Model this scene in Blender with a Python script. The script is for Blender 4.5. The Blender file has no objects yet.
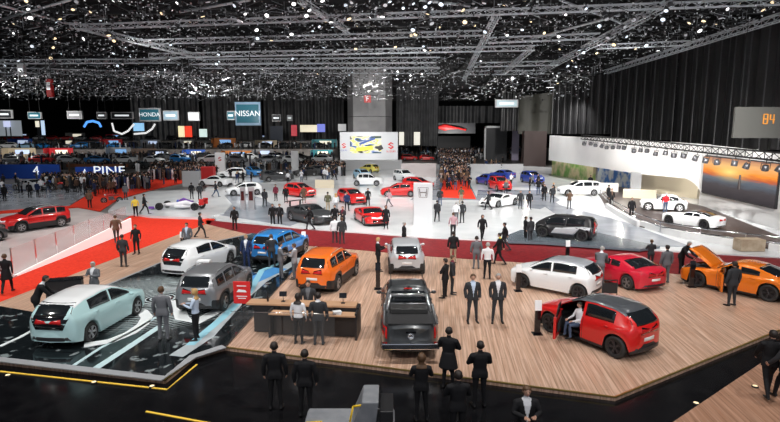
import bpy, bmesh, math, random
from mathutils import Vector, Matrix
from mathutils.bvhtree import BVHTree
random.seed(7)
S = bpy.context.scene
COL = S.collection
PI = math.pi
R = math.radians

# ------------------------------------------------------------------ camera, world, exposure, lights
FPX, CAMH, HY = 535.0, 7.0, 133.0
TH = math.atan((211 - HY) / FPX)
cam = bpy.data.objects.new('camera', bpy.data.cameras.new('camera'))
COL.objects.link(cam)
cam.location = (0, 0, CAMH)
cam.rotation_euler = (PI / 2 - TH, 0, 0)
cam.data.sensor_width = 36.0
cam.data.lens = 36.0 * FPX / 780.0
cam.data.clip_end = 900
S.camera = cam
S.view_settings.view_transform = 'Standard'
S.view_settings.look = 'None'
S.view_settings.gamma = 1.0
S.view_settings.use_curve_mapping = False
S.view_settings.exposure = 0.28
w = bpy.data.worlds.new('world'); S.world = w
w.use_nodes = True
w.node_tree.nodes['Background'].inputs[0].default_value = (0.75, 0.82, 1.0, 1)
w.node_tree.nodes['Background'].inputs[1].default_value = 0.25

def spot(x, y, z, tx, ty, tz, power, ang=90, col=(1, .97, .93), rad=.25, blend=.8):
    l = bpy.data.lights.new('hall_or_fill_lamp', 'SPOT')
    l.energy = power; l.color = col; l.spot_size = R(ang); l.spot_blend = blend; l.shadow_soft_size = rad
    o = bpy.data.objects.new('hall_or_fill_lamp', l); COL.objects.link(o)
    o.location = (x, y, z)
    o.rotation_euler = (Vector((tx, ty, tz)) - Vector((x, y, z))).to_track_quat('-Z', 'Y').to_euler()
    return o
LP = 3600
for gx, gy, k in [(-22, 14, .8), (-9, 13, 1.0), (3, 13, 1.0), (15, 14, .6),
                  (-24, 26, 1.1), (-10, 25, 1.1), (4, 25, 1.25), (16, 26, .75), (28, 28, .6),
                  (-28, 42, 1.2), (-12, 40, 1.5), (3, 40, 1.8), (17, 42, 1.8), (27, 44, 1.7),
                  (-40, 58, 1.0), (-16, 58, 2.0), (2, 58, 2.2), (20, 60, 2.2),
                  (-50, 80, 1.2), (-24, 80, 1.9), (0, 80, 2.1), (24, 82, 2.1),
                  (-80, 105, 2.0), (-40, 110, 2.0), (0, 110, 2.0), (35, 105, 2.0)]:
    spot(gx, gy, 15.2, gx * .96, gy + 4, 0, LP * k, 118)
# added fill lamps from the camera side, so that surfaces facing it are lit
for gx, gy, tx, ty, k in [(-12, 1, -9, 22, 1.0), (4, 0, 3, 24, 1.1), (18, 2, 14, 26, 1.0), (-26, 12, -24, 44, 1.0), (0, 18, 0, 50, 1.6), (14, 20, 16, 52, 1.4)]:
    spot(gx, gy, 14, tx, ty, 0, LP * k, 75)
# added unseen uplights that brighten the rig and the roof
for gx in (-50, -25, 0, 25, 50):
    for gy in (30, 58, 92, 130):
        if (gx, gy) == (0, 130): continue
        spot(gx, gy, 12.5 if gy < 90 else 9.5, gx, gy + 9, 22, 1500 if gy < 90 else 1100, 150, rad=.1)
for tx, ty, tz, k in [(20, 52, 4, 1.6), (26, 50, 4, 9), (29, 42, 3, 6), (-10, 125, 4, 4.5), (12, 62, 4, 1.3)]:  # added spots that brighten the pavilion and the advertising wall
    spot(tx * .55, ty - 26, 15, tx, ty, tz, LP * k, 42)
for x, y in [(25, 57), (30, 55), (17, 66), (22, 62)]:  # added point lights without fixtures that brighten the pavilion lounge
    l = bpy.data.lights.new('pavilion_fill', 'POINT'); l.energy = 260; l.color = (1, .93, .82); l.shadow_soft_size = .1
    o = bpy.data.objects.new('pavilion_fill', l); COL.objects.link(o); o.location = (x, y, 2.6)
spot(20, 162.5, 5, 21, 171, 8, 5200, 130)  # added spot that brightens the red car banner
for tx, ty in [(-45, 150), (-5, 150), (-90, 150), (25, 140)]:  # added spots that brighten the far terraces
    spot(tx * .8, ty - 50, 16, tx, ty, 2, LP * 4.5, 80)

# ------------------------------------------------------------------ materials
MATS = {}
def mat(name, col=(.5, .5, .5), rough=.5, metal=0.0, emit=0, coat=0.0, spec=.5, alpha=1.0, ecol=None):
    if name in MATS: return MATS[name]
    m = bpy.data.materials.new(name); m.use_nodes = True
    b = m.node_tree.nodes['Principled BSDF']
    b.inputs['Base Color'].default_value = (*col, 1)
    b.inputs['Roughness'].default_value = rough
    b.inputs['Metallic'].default_value = metal
    b.inputs['Coat Weight'].default_value = coat
    b.inputs['Coat Roughness'].default_value = .05
    b.inputs['Specular IOR Level'].default_value = spec
    b.inputs['Alpha'].default_value = alpha
    if emit:
        b.inputs['Emission Color'].default_value = (*(ecol or col), 1)
        b.inputs['Emission Strength'].default_value = emit
    m.diffuse_color = (*col, 1)
    MATS[name] = m
    return m
def nodes(m): return m.node_tree.nodes, m.node_tree.links, m.node_tree.nodes['Principled BSDF']
def noisy(name, c1, c2, scale=4, rough=.5, detail=4, spec=.5, metal=0, stretch=(1, 1, 1), lo=.35, hi=.65, bump=0):
    m = mat(name, c1, rough, metal, spec=spec)
    N, L, b = nodes(m)
    tc = N.new('ShaderNodeTexCoord'); mp = N.new('ShaderNodeMapping'); mp.inputs['Scale'].default_value = stretch
    n = N.new('ShaderNodeTexNoise'); n.inputs['Scale'].default_value = scale; n.inputs['Detail'].default_value = detail
    r = N.new('ShaderNodeValToRGB')
    r.color_ramp.elements[0].color = (*c1, 1); r.color_ramp.elements[1].color = (*c2, 1)
    r.color_ramp.elements[0].position = lo; r.color_ramp.elements[1].position = hi
    L.new(tc.outputs['Object'], mp.inputs[0]); L.new(mp.outputs[0], n.inputs[0]); L.new(n.outputs[0], r.inputs[0]); L.new(r.outputs[0], b.inputs['Base Color'])
    if bump:
        bp = N.new('ShaderNodeBump'); bp.inputs['Strength'].default_value = bump
        L.new(n.outputs[0], bp.inputs['Height']); L.new(bp.outputs[0], b.inputs['Normal'])
    return m
def planks(name, c1, c2, c3, ang, rough=.3, bw=3.6, rh=.15):
    m = mat(name, c1, rough)
    N, L, b = nodes(m)
    tc = N.new('ShaderNodeTexCoord'); mp = N.new('ShaderNodeMapping'); mp.inputs['Rotation'].default_value = (0, 0, ang)
    br = N.new('ShaderNodeTexBrick')
    br.inputs['Scale'].default_value = 1.0; br.inputs['Brick Width'].default_value = bw; br.inputs['Row Height'].default_value = rh
    br.inputs['Mortar Size'].default_value = .006; br.inputs['Color1'].default_value = (*c1, 1); br.inputs['Color2'].default_value = (*c2, 1)
    br.inputs['Mortar'].default_value = (*[v * .45 for v in c2], 1); br.inputs['Bias'].default_value = -.1
    n = N.new('ShaderNodeTexNoise'); n.inputs['Scale'].default_value = 1.0; n.inputs['Detail'].default_value = 6
    mp2 = N.new('ShaderNodeMapping'); mp2.inputs['Scale'].default_value = (.5, 15, 1)
    mx = N.new('ShaderNodeMix'); mx.data_type = 'RGBA'
    L.new(tc.outputs['Object'], mp.inputs[0]); L.new(mp.outputs[0], mp2.inputs[0])
    L.new(mp.outputs[0], br.inputs[0]); L.new(mp2.outputs[0], n.inputs[0])
    r = N.new('ShaderNodeValToRGB'); r.color_ramp.elements[0].position = .42; r.color_ramp.elements[1].position = .70
    L.new(n.outputs[0], r.inputs[0]); L.new(r.outputs[0], mx.inputs[0])
    L.new(br.outputs[0], mx.inputs[6]); mx.inputs[7].default_value = (*c3, 1)
    L.new(mx.outputs[2], b.inputs['Base Color'])
    return m
def paint(name, col, rough=.28, metal=.0):
    return mat('paint_' + name, col, rough, metal, coat=.8)
GLASS = mat('dark_glass', (.012, .015, .018), .06, spec=.9)
BLACK = mat('black_plastic', (.015, .015, .017), .45)
GLOSSB = mat('gloss_black', (.008, .008, .01), .08, spec=.7)
RUBBER = mat('rubber', (.02, .02, .02), .7)
CHROME = mat('chrome', (.75, .76, .78), .18, 1.0)
ALLOY = mat('alloy', (.55, .56, .58), .3, .9)
DALLOY = mat('dark_alloy', (.07, .07, .08), .3, .8)
STEEL = mat('truss_metal', (.55, .59, .63), .4, .3)
REDL = mat('tail_red', (.42, .008, .008), .15, emit=.12)
WLENS = mat('headlamp', (.85, .88, .92), .08, spec=.8)
PLATE = mat('plate_white', (.8, .8, .8), .4)
WHITE = mat('white', (.85, .86, .88), .45)
DARKIN = mat('interior', (.02, .02, .022), .7)
YELLOW = mat('yellow_paint', (.85, .55, .02), .4)

# ------------------------------------------------------------------ helpers
def P(px, py, z=0.0):
    """the point of the plane at height z under a point of the photograph"""
    v = -(py - 211) / FPX
    d = Vector(((px - 390) / FPX, math.cos(TH) + v * math.sin(TH), -math.sin(TH) + v * math.cos(TH)))
    t = (z - CAMH) / d.z
    return Vector((d.x * t, d.y * t, z))
SLABS = []
def ground(px, py):
    best = None
    for poly, z in SLABS:
        p = P(px, py, z); x, y = p.x, p.y; ins = False
        for i in range(len(poly)):
            a, b = poly[i], poly[i - 1]
            if (a.y > y) != (b.y > y) and x < (b.x - a.x) * (y - a.y) / (b.y - a.y) + a.x: ins = not ins
        if ins and (best is None or z > best.z): best = p
    return best or P(px, py, -.15)
def tag(o, label=None, cat=None, group=None, kind=None):
    if label: o['label'] = label
    if cat: o['category'] = cat
    if group: o['group'] = group
    if kind: o['kind'] = kind
    return o
def empty(name, loc=(0, 0, 0), rz=0, label=None, cat=None, group=None):
    o = bpy.data.objects.new(name, None); COL.objects.link(o); o.empty_display_size = .2
    o.location = loc; o.rotation_euler = (0, 0, rz)
    return tag(o, label, cat, group)
class MB:
    def __init__(s): s.v = []; s.f = []; s.m = []; s.sm = []
    def add(s, vs, fs, mi=0, smooth=False):
        n = len(s.v); s.v += [tuple(v) for v in vs]
        for f in fs: s.f.append([i + n for i in f]); s.m.append(mi); s.sm.append(smooth)
        return s
    def box(s, c, d, mi=0, M=None):
        x, y, z = d[0] / 2, d[1] / 2, d[2] / 2
        vs = [Vector((sx * x, sy * y, sz * z)) for sx in (-1, 1) for sy in (-1, 1) for sz in (-1, 1)]
        if M: vs = [M @ v for v in vs]
        vs = [v + Vector(c) for v in vs]
        return s.add(vs, [(0, 1, 3, 2), (4, 6, 7, 5), (0, 4, 5, 1), (2, 3, 7, 6), (0, 2, 6, 4), (1, 5, 7, 3)], mi)
    def bar(s, a, b, r, n=4, mi=0, r2=None, smooth=False, caps=True):
        a, b = Vector(a), Vector(b); d = (b - a)
        if d.length < 1e-6: return s
        q = d.to_track_quat('Z', 'Y'); r2 = r if r2 is None else r2
        vs = []
        for p, rr in ((a, r), (b, r2)):
            for k in range(n):
                t = 2 * PI * (k + .5) / n
                vs.append(p + q @ Vector((math.cos(t) * rr, math.sin(t) * rr, 0)))
        fs = [(k, (k + 1) % n, n + (k + 1) % n, n + k) for k in range(n)]
        if caps: fs += [tuple(range(n - 1, -1, -1)), tuple(range(n, 2 * n))]
        return s.add(vs, fs, mi, smooth)
    def path(s, pts, r, n=6, mi=0):
        for a, b in zip(pts, pts[1:]): s.bar(a, b, r, n, mi, smooth=n > 4)
        return s
    def lathe(s, prof, c=(0, 0, 0), n=16, mi=0, axis='z', smooth=True):
        vs = []
        for r, z in prof:
            for k in range(n):
                t = 2 * PI * k / n
                p = (r * math.cos(t), r * math.sin(t), z)
                if axis == 'y': p = (p[0], p[2], p[1])
                if axis == 'x': p = (p[2], p[0], p[1])
                vs.append(Vector(p) + Vector(c))
        fs = [(i * n + k, i * n + (k + 1) % n, (i + 1) * n + (k + 1) % n, (i + 1) * n + k) for i in range(len(prof) - 1) for k in range(n)]
        return s.add(vs, fs, mi, smooth)
    def ball(s, c, r, n=8, mi=0):
        r = (r, r, r) if not hasattr(r, '__len__') else r
        m = n // 2 + 1; vs = []; fs = []
        for i in range(m + 1):
            ph = PI * i / m
            for k in range(n):
                t = 2 * PI * k / n
                vs.append((c[0] + r[0] * math.sin(ph) * math.cos(t), c[1] + r[1] * math.sin(ph) * math.sin(t), c[2] + r[2] * math.cos(ph)))
        for i in range(m):
            for k in range(n): fs.append((i * n + k, (i + 1) * n + k, (i + 1) * n + (k + 1) % n, i * n + (k + 1) % n))
        return s.add(vs, fs, mi, True)
    def prism(s, poly, z0, z1, mi=0):
        n = len(poly)
        ar = sum(poly[i][0] * poly[(i + 1) % n][1] - poly[(i + 1) % n][0] * poly[i][1] for i in range(n))
        if ar < 0: poly = poly[::-1]
        vs = [(p[0], p[1], z0) for p in poly] + [(p[0], p[1], z1) for p in poly]
        return s.add(vs, [tuple(range(n - 1, -1, -1)), tuple(range(n, 2 * n))] + [(i, (i + 1) % n, n + (i + 1) % n, n + i) for i in range(n)], mi)
    def mesh(s, name, mats):
        me = bpy.data.meshes.new(name); me.from_pydata(s.v, [], s.f)
        for m in (mats if isinstance(mats, (list, tuple)) else [mats]): me.materials.append(m)
        me.polygons.foreach_set('material_index', s.m); me.polygons.foreach_set('use_smooth', s.sm)
        me.update(); return me
    def build(s, name, mats, parent=None, bevel=0):
        o = bpy.data.objects.new(name, s.mesh(name, mats)); COL.objects.link(o)
        if parent: o.parent = parent
        if bevel:
            b = o.modifiers.new('b', 'BEVEL'); b.width = bevel; b.segments = 2; b.limit_method = 'ANGLE'
        return o
def link(name, me, parent=None):
    o = bpy.data.objects.new(name, me); COL.objects.link(o)
    if parent: o.parent = parent
    return o
def tree_copy(o, parent=None):
    c = o.copy(); COL.objects.link(c); c.parent = parent
    for ch in list(o.children): tree_copy(ch, c)
    return c
def recolour(o, old, new):
    """object-level materials, so that copies may share their mesh"""
    for s in o.material_slots:
        if s.material == old: s.link = 'OBJECT'; s.material = new
    for c in o.children: recolour(c, old, new)
def text(body, size, m, parent, loc, rot, name='lettering', ext=.01, sx=1):
    c = bpy.data.curves.new(name, 'FONT'); c.body = body; c.size = size; c.align_x = 'CENTER'; c.align_y = 'CENTER'; c.extrude = ext
    c.materials.append(m)
    t_ = bpy.data.objects.new(name, c); COL.objects.link(t_)
    me = bpy.data.meshes.new_from_object(t_.evaluated_get(bpy.context.evaluated_depsgraph_get())); bpy.data.objects.remove(t_)
    o = link(name, me, parent); o.location = loc; o.rotation_euler = rot; o.scale = (sx, 1, 1)
    return o
def slab(name, pix, z1, m, z0=-.15, walk=True, label=None, cat=None, kind='structure', parent=None):
    poly = [P(x, y, z1) for x, y in pix]
    if walk: SLABS.append((poly, z1))
    o = MB().prism([(p.x, p.y) for p in poly], z0, z1).build(name, m, parent)
    tag(o, label, cat, None, kind)
    return o

# ------------------------------------------------------------------ the setting: floors
M_BASE = noisy('hall_floor', (.10, .10, .105), (.2, .19, .18), .6, .45)
M_BLACKF = noisy('black_gloss_floor', (.004, .004, .005), (.008, .008, .009), 2, .16, spec=.2)
PL_ANG = -R(84.5)
M_WOOD = planks('wood_boards', (.47, .29, .20), (.36, .22, .15), (.68, .48, .37), PL_ANG)
M_WOOD2 = planks('wood_boards_brown', (.36, .19, .12), (.28, .145, .09), (.5, .3, .21), PL_ANG)
M_RED = noisy('red_carpet', (.62, .035, .018), (.75, .05, .025), 8, .85, spec=.1)
M_DRED = noisy('dim_red_carpet', (.15, .008, .012), (.24, .014, .018), 5, .6, spec=.25)  # red carpet again, the weaker light put into a darker colour
M_WHF = noisy('white_gloss_floor', (.66, .69, .72), (.78, .80, .82), .35, .16, spec=.5)
M_GREYF = noisy('grey_blue_floor', (.26, .29, .34), (.36, .39, .44), .5, .16)
M_PINK = noisy('pale_floor', (.62, .54, .54), (.72, .64, .63), .5, .25)
M_BROWN = noisy('dark_brown_floor', (.045, .032, .03), (.075, .055, .05), 3, .5)

fl = MB().box((0, 130, -.35), (420, 300, .4)).build('floor', M_BASE); tag(fl, kind='structure')
slab('floor_foreground', [(-160, 520), (-160, 352), (0, 363), (165, 382), (195, 358), (225, 347), (615, 397), (800, 322), (1000, 260), (1000, 520)], -.12, M_BLACKF)
slab('floor_red_carpet', [(-120, 300), (-60, 262), (60, 258), (130, 216), (150, 212), (215, 219), (207, 226), (0, 302), (-100, 338)], -.08, M_RED)
slab('floor_dim_red_aisle', [(206, 220), (300, 229), (430, 238.5), (540, 243), (640, 250), (780, 258), (900, 262), (900, 296), (780, 284), (640, 270), (520, 262), (430, 256), (346, 248), (290, 244), (207, 227)], -.08, M_DRED)
slab('floor_wood_stand', [(-120, 345), (0, 302), (206, 224), (290, 244.5), (346, 249), (430, 256.5), (520, 262.5), (640, 270.5), (780, 284.5), (900, 297), (780, 330), (615, 397), (225, 347), (195, 356), (165, 380), (0, 361), (-120, 348)], 0, M_WOOD)
slab('floor_wood_corner', [(640, 444), (780, 350), (900, 300), (1000, 470), (700, 520)], -.02, M_WOOD2, z0=-.12)
# black glass platform with light patterns, on the wood stand
bp = [(-120, 351), (-120, 311), (0, 306), (40, 313), (206, 243), (252, 233), (300, 240), (306, 256), (226, 346), (194, 357), (165, 379), (0, 360)]
M_GP = mat('black_glass_platform', (.006, .008, .010), .07, spec=.7)
N, L, b = nodes(M_GP)
tc = N.new('ShaderNodeTexCoord')
def rings(cx, cy, scale, lo, dist=1.0):
    mp = N.new('ShaderNodeMapping'); mp.inputs['Location'].default_value = (-cx, -cy, 0)
    wv = N.new('ShaderNodeTexWave'); wv.wave_type = 'RINGS'; wv.rings_direction = 'Z'; wv.inputs['Scale'].default_value = scale
    wv.inputs['Distortion'].default_value = dist; wv.inputs['Detail'].default_value = 2
    r = N.new('ShaderNodeValToRGB'); r.color_ramp.elements[0].position = lo; r.color_ramp.elements[1].position = min(1, lo + .12)
    g = N.new('ShaderNodeTexGradient'); g.gradient_type = 'SPHERICAL'
    mp2 = N.new('ShaderNodeMapping'); mp2.inputs['Location'].default_value = (-cx * .22, -cy * .22, 0); mp2.inputs['Scale'].default_value = (.22, .22, 0)
    L.new(tc.outputs['Object'], mp.inputs[0]); L.new(mp.outputs[0], wv.inputs[0]); L.new(wv.outputs[1], r.inputs[0])
    L.new(tc.outputs['Object'], mp2.inputs[0]); L.new(mp2.outputs[0], g.inputs[0])
    r2 = N.new('ShaderNodeValToRGB'); r2.color_ramp.elements[0].position = .05; r2.color_ramp.elements[1].position = .35
    L.new(g.outputs[1], r2.inputs[0])
    mu = N.new('ShaderNodeMath'); mu.operation = 'MULTIPLY'; L.new(r.outputs[0], mu.inputs[0]); L.new(r2.outputs[0], mu.inputs[1])
    return mu
c1, c2 = P(158, 300), P(150, 330)
ra = rings(c1.x, c1.y, 1.6, .62, .6)
vo = N.new('ShaderNodeTexNoise'); vo.inputs['Scale'].default_value = 2.2; vo.inputs['Detail'].default_value = 6
L.new(tc.outputs['Object'], vo.inputs[0])
rv = N.new('ShaderNodeValToRGB'); rv.color_ramp.elements[0].position = .6; rv.color_ramp.elements[1].position = .66
L.new(vo.outputs[0], rv.inputs[0])
v2 = N.new('ShaderNodeMath'); v2.operation = 'MULTIPLY'; v2.inputs[1].default_value = .45; L.new(rv.outputs[0], v2.inputs[0])
ad = N.new('ShaderNodeMath'); ad.operation = 'MAXIMUM'; L.new(ra.outputs[0], ad.inputs[0]); L.new(v2.outputs[0], ad.inputs[1])
mx = N.new('ShaderNodeMix'); mx.data_type = 'RGBA'; L.new(ad.outputs[0], mx.inputs[0])
mx.inputs[6].default_value = (.008, .011, .013, 1); mx.inputs[7].default_value = (.5, .58, .6, 1)
L.new(mx.outputs[2], b.inputs['Base Color'])
slab('floor_glass_platform', bp, .06, M_GP, z0=0)
M_EDGE = mat('grey_edge', (.33, .34, .36), .35)
M_YLED = mat('yellow_led', (.75, .48, .06), .4, emit=.3)
M_CYAN = mat('pale_inlay', (.55, .72, .76), .25)
M_WINL = mat('white_inlay', (.85, .9, .92), .3)
def strip(name, pix, wdt, z, m, h=.02, label=None):
    pts = [P(x, y, z) for x, y in pix]; mb = MB()
    n = len(pts); L1 = []; L2 = []
    for i in range(n):
        d = (pts[min(i + 1, n - 1)] - pts[max(i - 1, 0)]).normalized(); nrm = Vector((-d.y, d.x, 0)) * wdt / 2
        L1.append(pts[i] + nrm); L2.append(pts[i] - nrm)
    for i in range(n - 1):
        vs = []
        for q in (L1[i], L1[i + 1], L2[i + 1], L2[i]): vs += [(q.x, q.y, z - h)]
        for q in (L1[i], L1[i + 1], L2[i + 1], L2[i]): vs += [(q.x, q.y, z)]
        mb.add(vs, [(3, 2, 1, 0), (4, 5, 6, 7), (0, 1, 5, 4), (1, 2, 6, 5), (2, 3, 7, 6), (3, 0, 4, 7)])
    o = mb.build(name, m); bmx = o.data; bmx.update(); tag(o, kind='structure'); return o
strip('trim_grey_edge', [(-100, 348), (0, 359), (163, 378), (193, 356), (224, 346)], .28, .08, M_EDGE, .03)
strip('trim_yellow_strip', [(-100, 358), (0, 371), (167, 389), (197, 364)], .05, -.10, M_YLED, .02)
strip('trim_yellow_floor_strip', [(146, 411), (200, 421), (250, 430)], .05, -.10, M_YLED, .02)
strip('trim_white_inlay', [(0, 346), (20, 337), (38, 327)], .14, .07, M_WINL, .01)
arc = [(84, 345), (110, 341), (130, 333), (143, 324), (147, 317), (142, 311), (136, 309)]
strip('trim_curved_inlay', arc, .42, .07, M_WINL, .01)
strip('trim_pale_inlay', [(74, 365), (100, 348), (135, 330), (158, 316)], .12, .07, M_CYAN, .01)
strip('trim_pale_inlay_outer', [(96, 368), (130, 346), (160, 326)], .25, .066, M_CYAN, .01)
strip('trim_light_path', [(176, 356), (207, 336), (240, 300), (262, 281), (302, 258)], .5, .067, mat('grey_inlay', (.42, .47, .5), .2), .01)
strip('trim_blue_inlay', [(190, 345), (222, 318), (250, 291), (262, 270), (283, 262)], .3, .072, mat('cyan_inlay', (.3, .6, .72), .2), .01)
strip('trim_blue_inlay_wide', [(246, 283), (262, 276), (280, 268)], .9, .07, mat('blue_inlay', (.08, .3, .65), .2), .01)
strip('trim_white_path', [(176, 300), (182, 318), (196, 322), (222, 308)], .5, .068, M_WINL, .008)
strip('trim_platform_edge_rear', [(40, 313), (206, 243), (250, 234)], .12, .075, M_EDGE, .02)
strip('trim_stage_edge', [(225, 346.5), (615, 396.5), (780, 329.5)], .06, .015, mat('brass_edge', (.5, .36, .12), .3, .8), .03)

# white and grey stands beyond the aisle
slab('floor_white_stand', [(216, 219), (300, 228), (430, 237.5), (540, 242), (640, 249), (780, 257), (900, 258), (900, 215), (700, 190), (640, 180), (560, 168), (500, 164), (222, 164), (205, 190), (208, 210)], 0, M_WHF)
slab('floor_center_aisle', [(410, 200), (478, 200), (468, 180), (456, 160), (444, 160), (436, 180)], .012, M_GREYF, z0=0)
slab('floor_red_runner', [(440, 197), (476, 199), (466, 178), (455, 160), (446, 160), (443, 178)], .03, M_RED, z0=0)
slab('floor_grey_display', [(476, 200), (540, 209), (560, 200), (545, 190), (478, 190)], .02, M_GREYF, z0=0)
slab('floor_grey_lane', [(538, 190), (560, 205), (625, 222), (690, 246), (640, 246), (600, 236), (556, 214), (530, 196)], .035, M_GREYF, z0=0)
slab('floor_pod_platform', [(505, 236), (520, 230), (560, 229), (600, 233), (660, 246), (640, 249), (540, 242), (508, 241)], .15, mat('pod_floor', (.13, .16, .19), .12), z0=0)
slab('floor_dark_track', [(592, 182), (606, 206), (640, 226), (700, 238), (780, 249), (900, 262), (900, 225), (780, 236), (703, 206), (660, 197), (640, 190)], .10, M_BROWN, z0=0)
slab('floor_grey_gloss_left', [(207, 213), (290, 226), (300, 222), (262, 198), (236, 192), (210, 200)], .012, M_GREYF, z0=0)
# left stands
slab('floor_pale_stand', [(-120, 258), (-20, 265), (12, 277), (128, 222), (105, 213), (78, 208), (0, 214), (-120, 222)], 0, M_PINK)
slab('floor_white_oval', [(108, 210), (120, 200), (150, 191), (190, 190), (222, 193), (232, 204), (224, 213), (200, 217.5), (150, 216)], .1, M_WHF)
slab('floor_grey_left', [(-120, 205), (-120, 186), (0, 184), (60, 184), (95, 190), (70, 205), (0, 210)], 0, M_GREYF)
slab('floor_red_left', [(-120, 222), (-120, 206), (0, 210.5), (70, 205.5), (96, 190), (140, 178), (185, 172), (215, 168), (222, 172), (205, 178), (150, 190), (118, 199), (100, 211), (78, 207), (0, 213.5)], -.08, M_RED)
# raised far terraces
slab('floor_far_terrace', [(-200, 164), (222, 162), (338, 160), (338, 145), (-200, 145)], 1.2, M_BASE)
slab('floor_upper_terrace', [(-200, 149.8), (338, 149.2), (338, 144), (-200, 144)], 3.0, noisy('terrace_grey', (.2, .18, .17), (.32, .29, .27), 1, .5))
slab('floor_top_terrace', [(-200, 141.2), (338, 141), (338, 138), (-200, 138)], 4.6, M_BASE)

# walls and ceiling
M_DARKW = noisy('dark_wall', (.008, .008, .009), (.018, .018, .02), .1, .8, spec=.15)
M_ROOF = noisy('dark_roof', (.002, .002, .003), (.010, .010, .011), .35, .8, spec=.2, detail=8)
tag(MB().box((0, 262, 12), (420, 1, 26)).build('wall_back', M_DARKW), kind='structure')
tag(MB().box((-150, 130, 12), (1, 270, 26)).build('wall_left', M_DARKW), kind='structure')
tag(MB().box((150, 130, 12), (1, 270, 26)).build('wall_right', M_DARKW), kind='structure')
tag(MB().box((0, 130, 23), (420, 280, .6)).build('ceiling', M_ROOF), kind='structure')
mb = MB()
for k in range(30): mb.box((0, 22 + k * 8, 22.2), (300, .35, .9))
for k in range(24): mb.box((-140 + k * 12, 130, 22.0), (.3, 260, .5))
tag(mb.build('ceiling_beams', mat('roof_steel', (.02, .02, .022), .5, .3)), kind='structure')

# ------------------------------------------------------------------ cars
def interp(pts, x):
    if x <= pts[0][0]: return pts[0][1]
    for (a, va), (b_, vb) in zip(pts, pts[1:]):
        if x <= b_:
            return va + (vb - va) * (x - a) / (b_ - a)
    return pts[-1][1]
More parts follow.
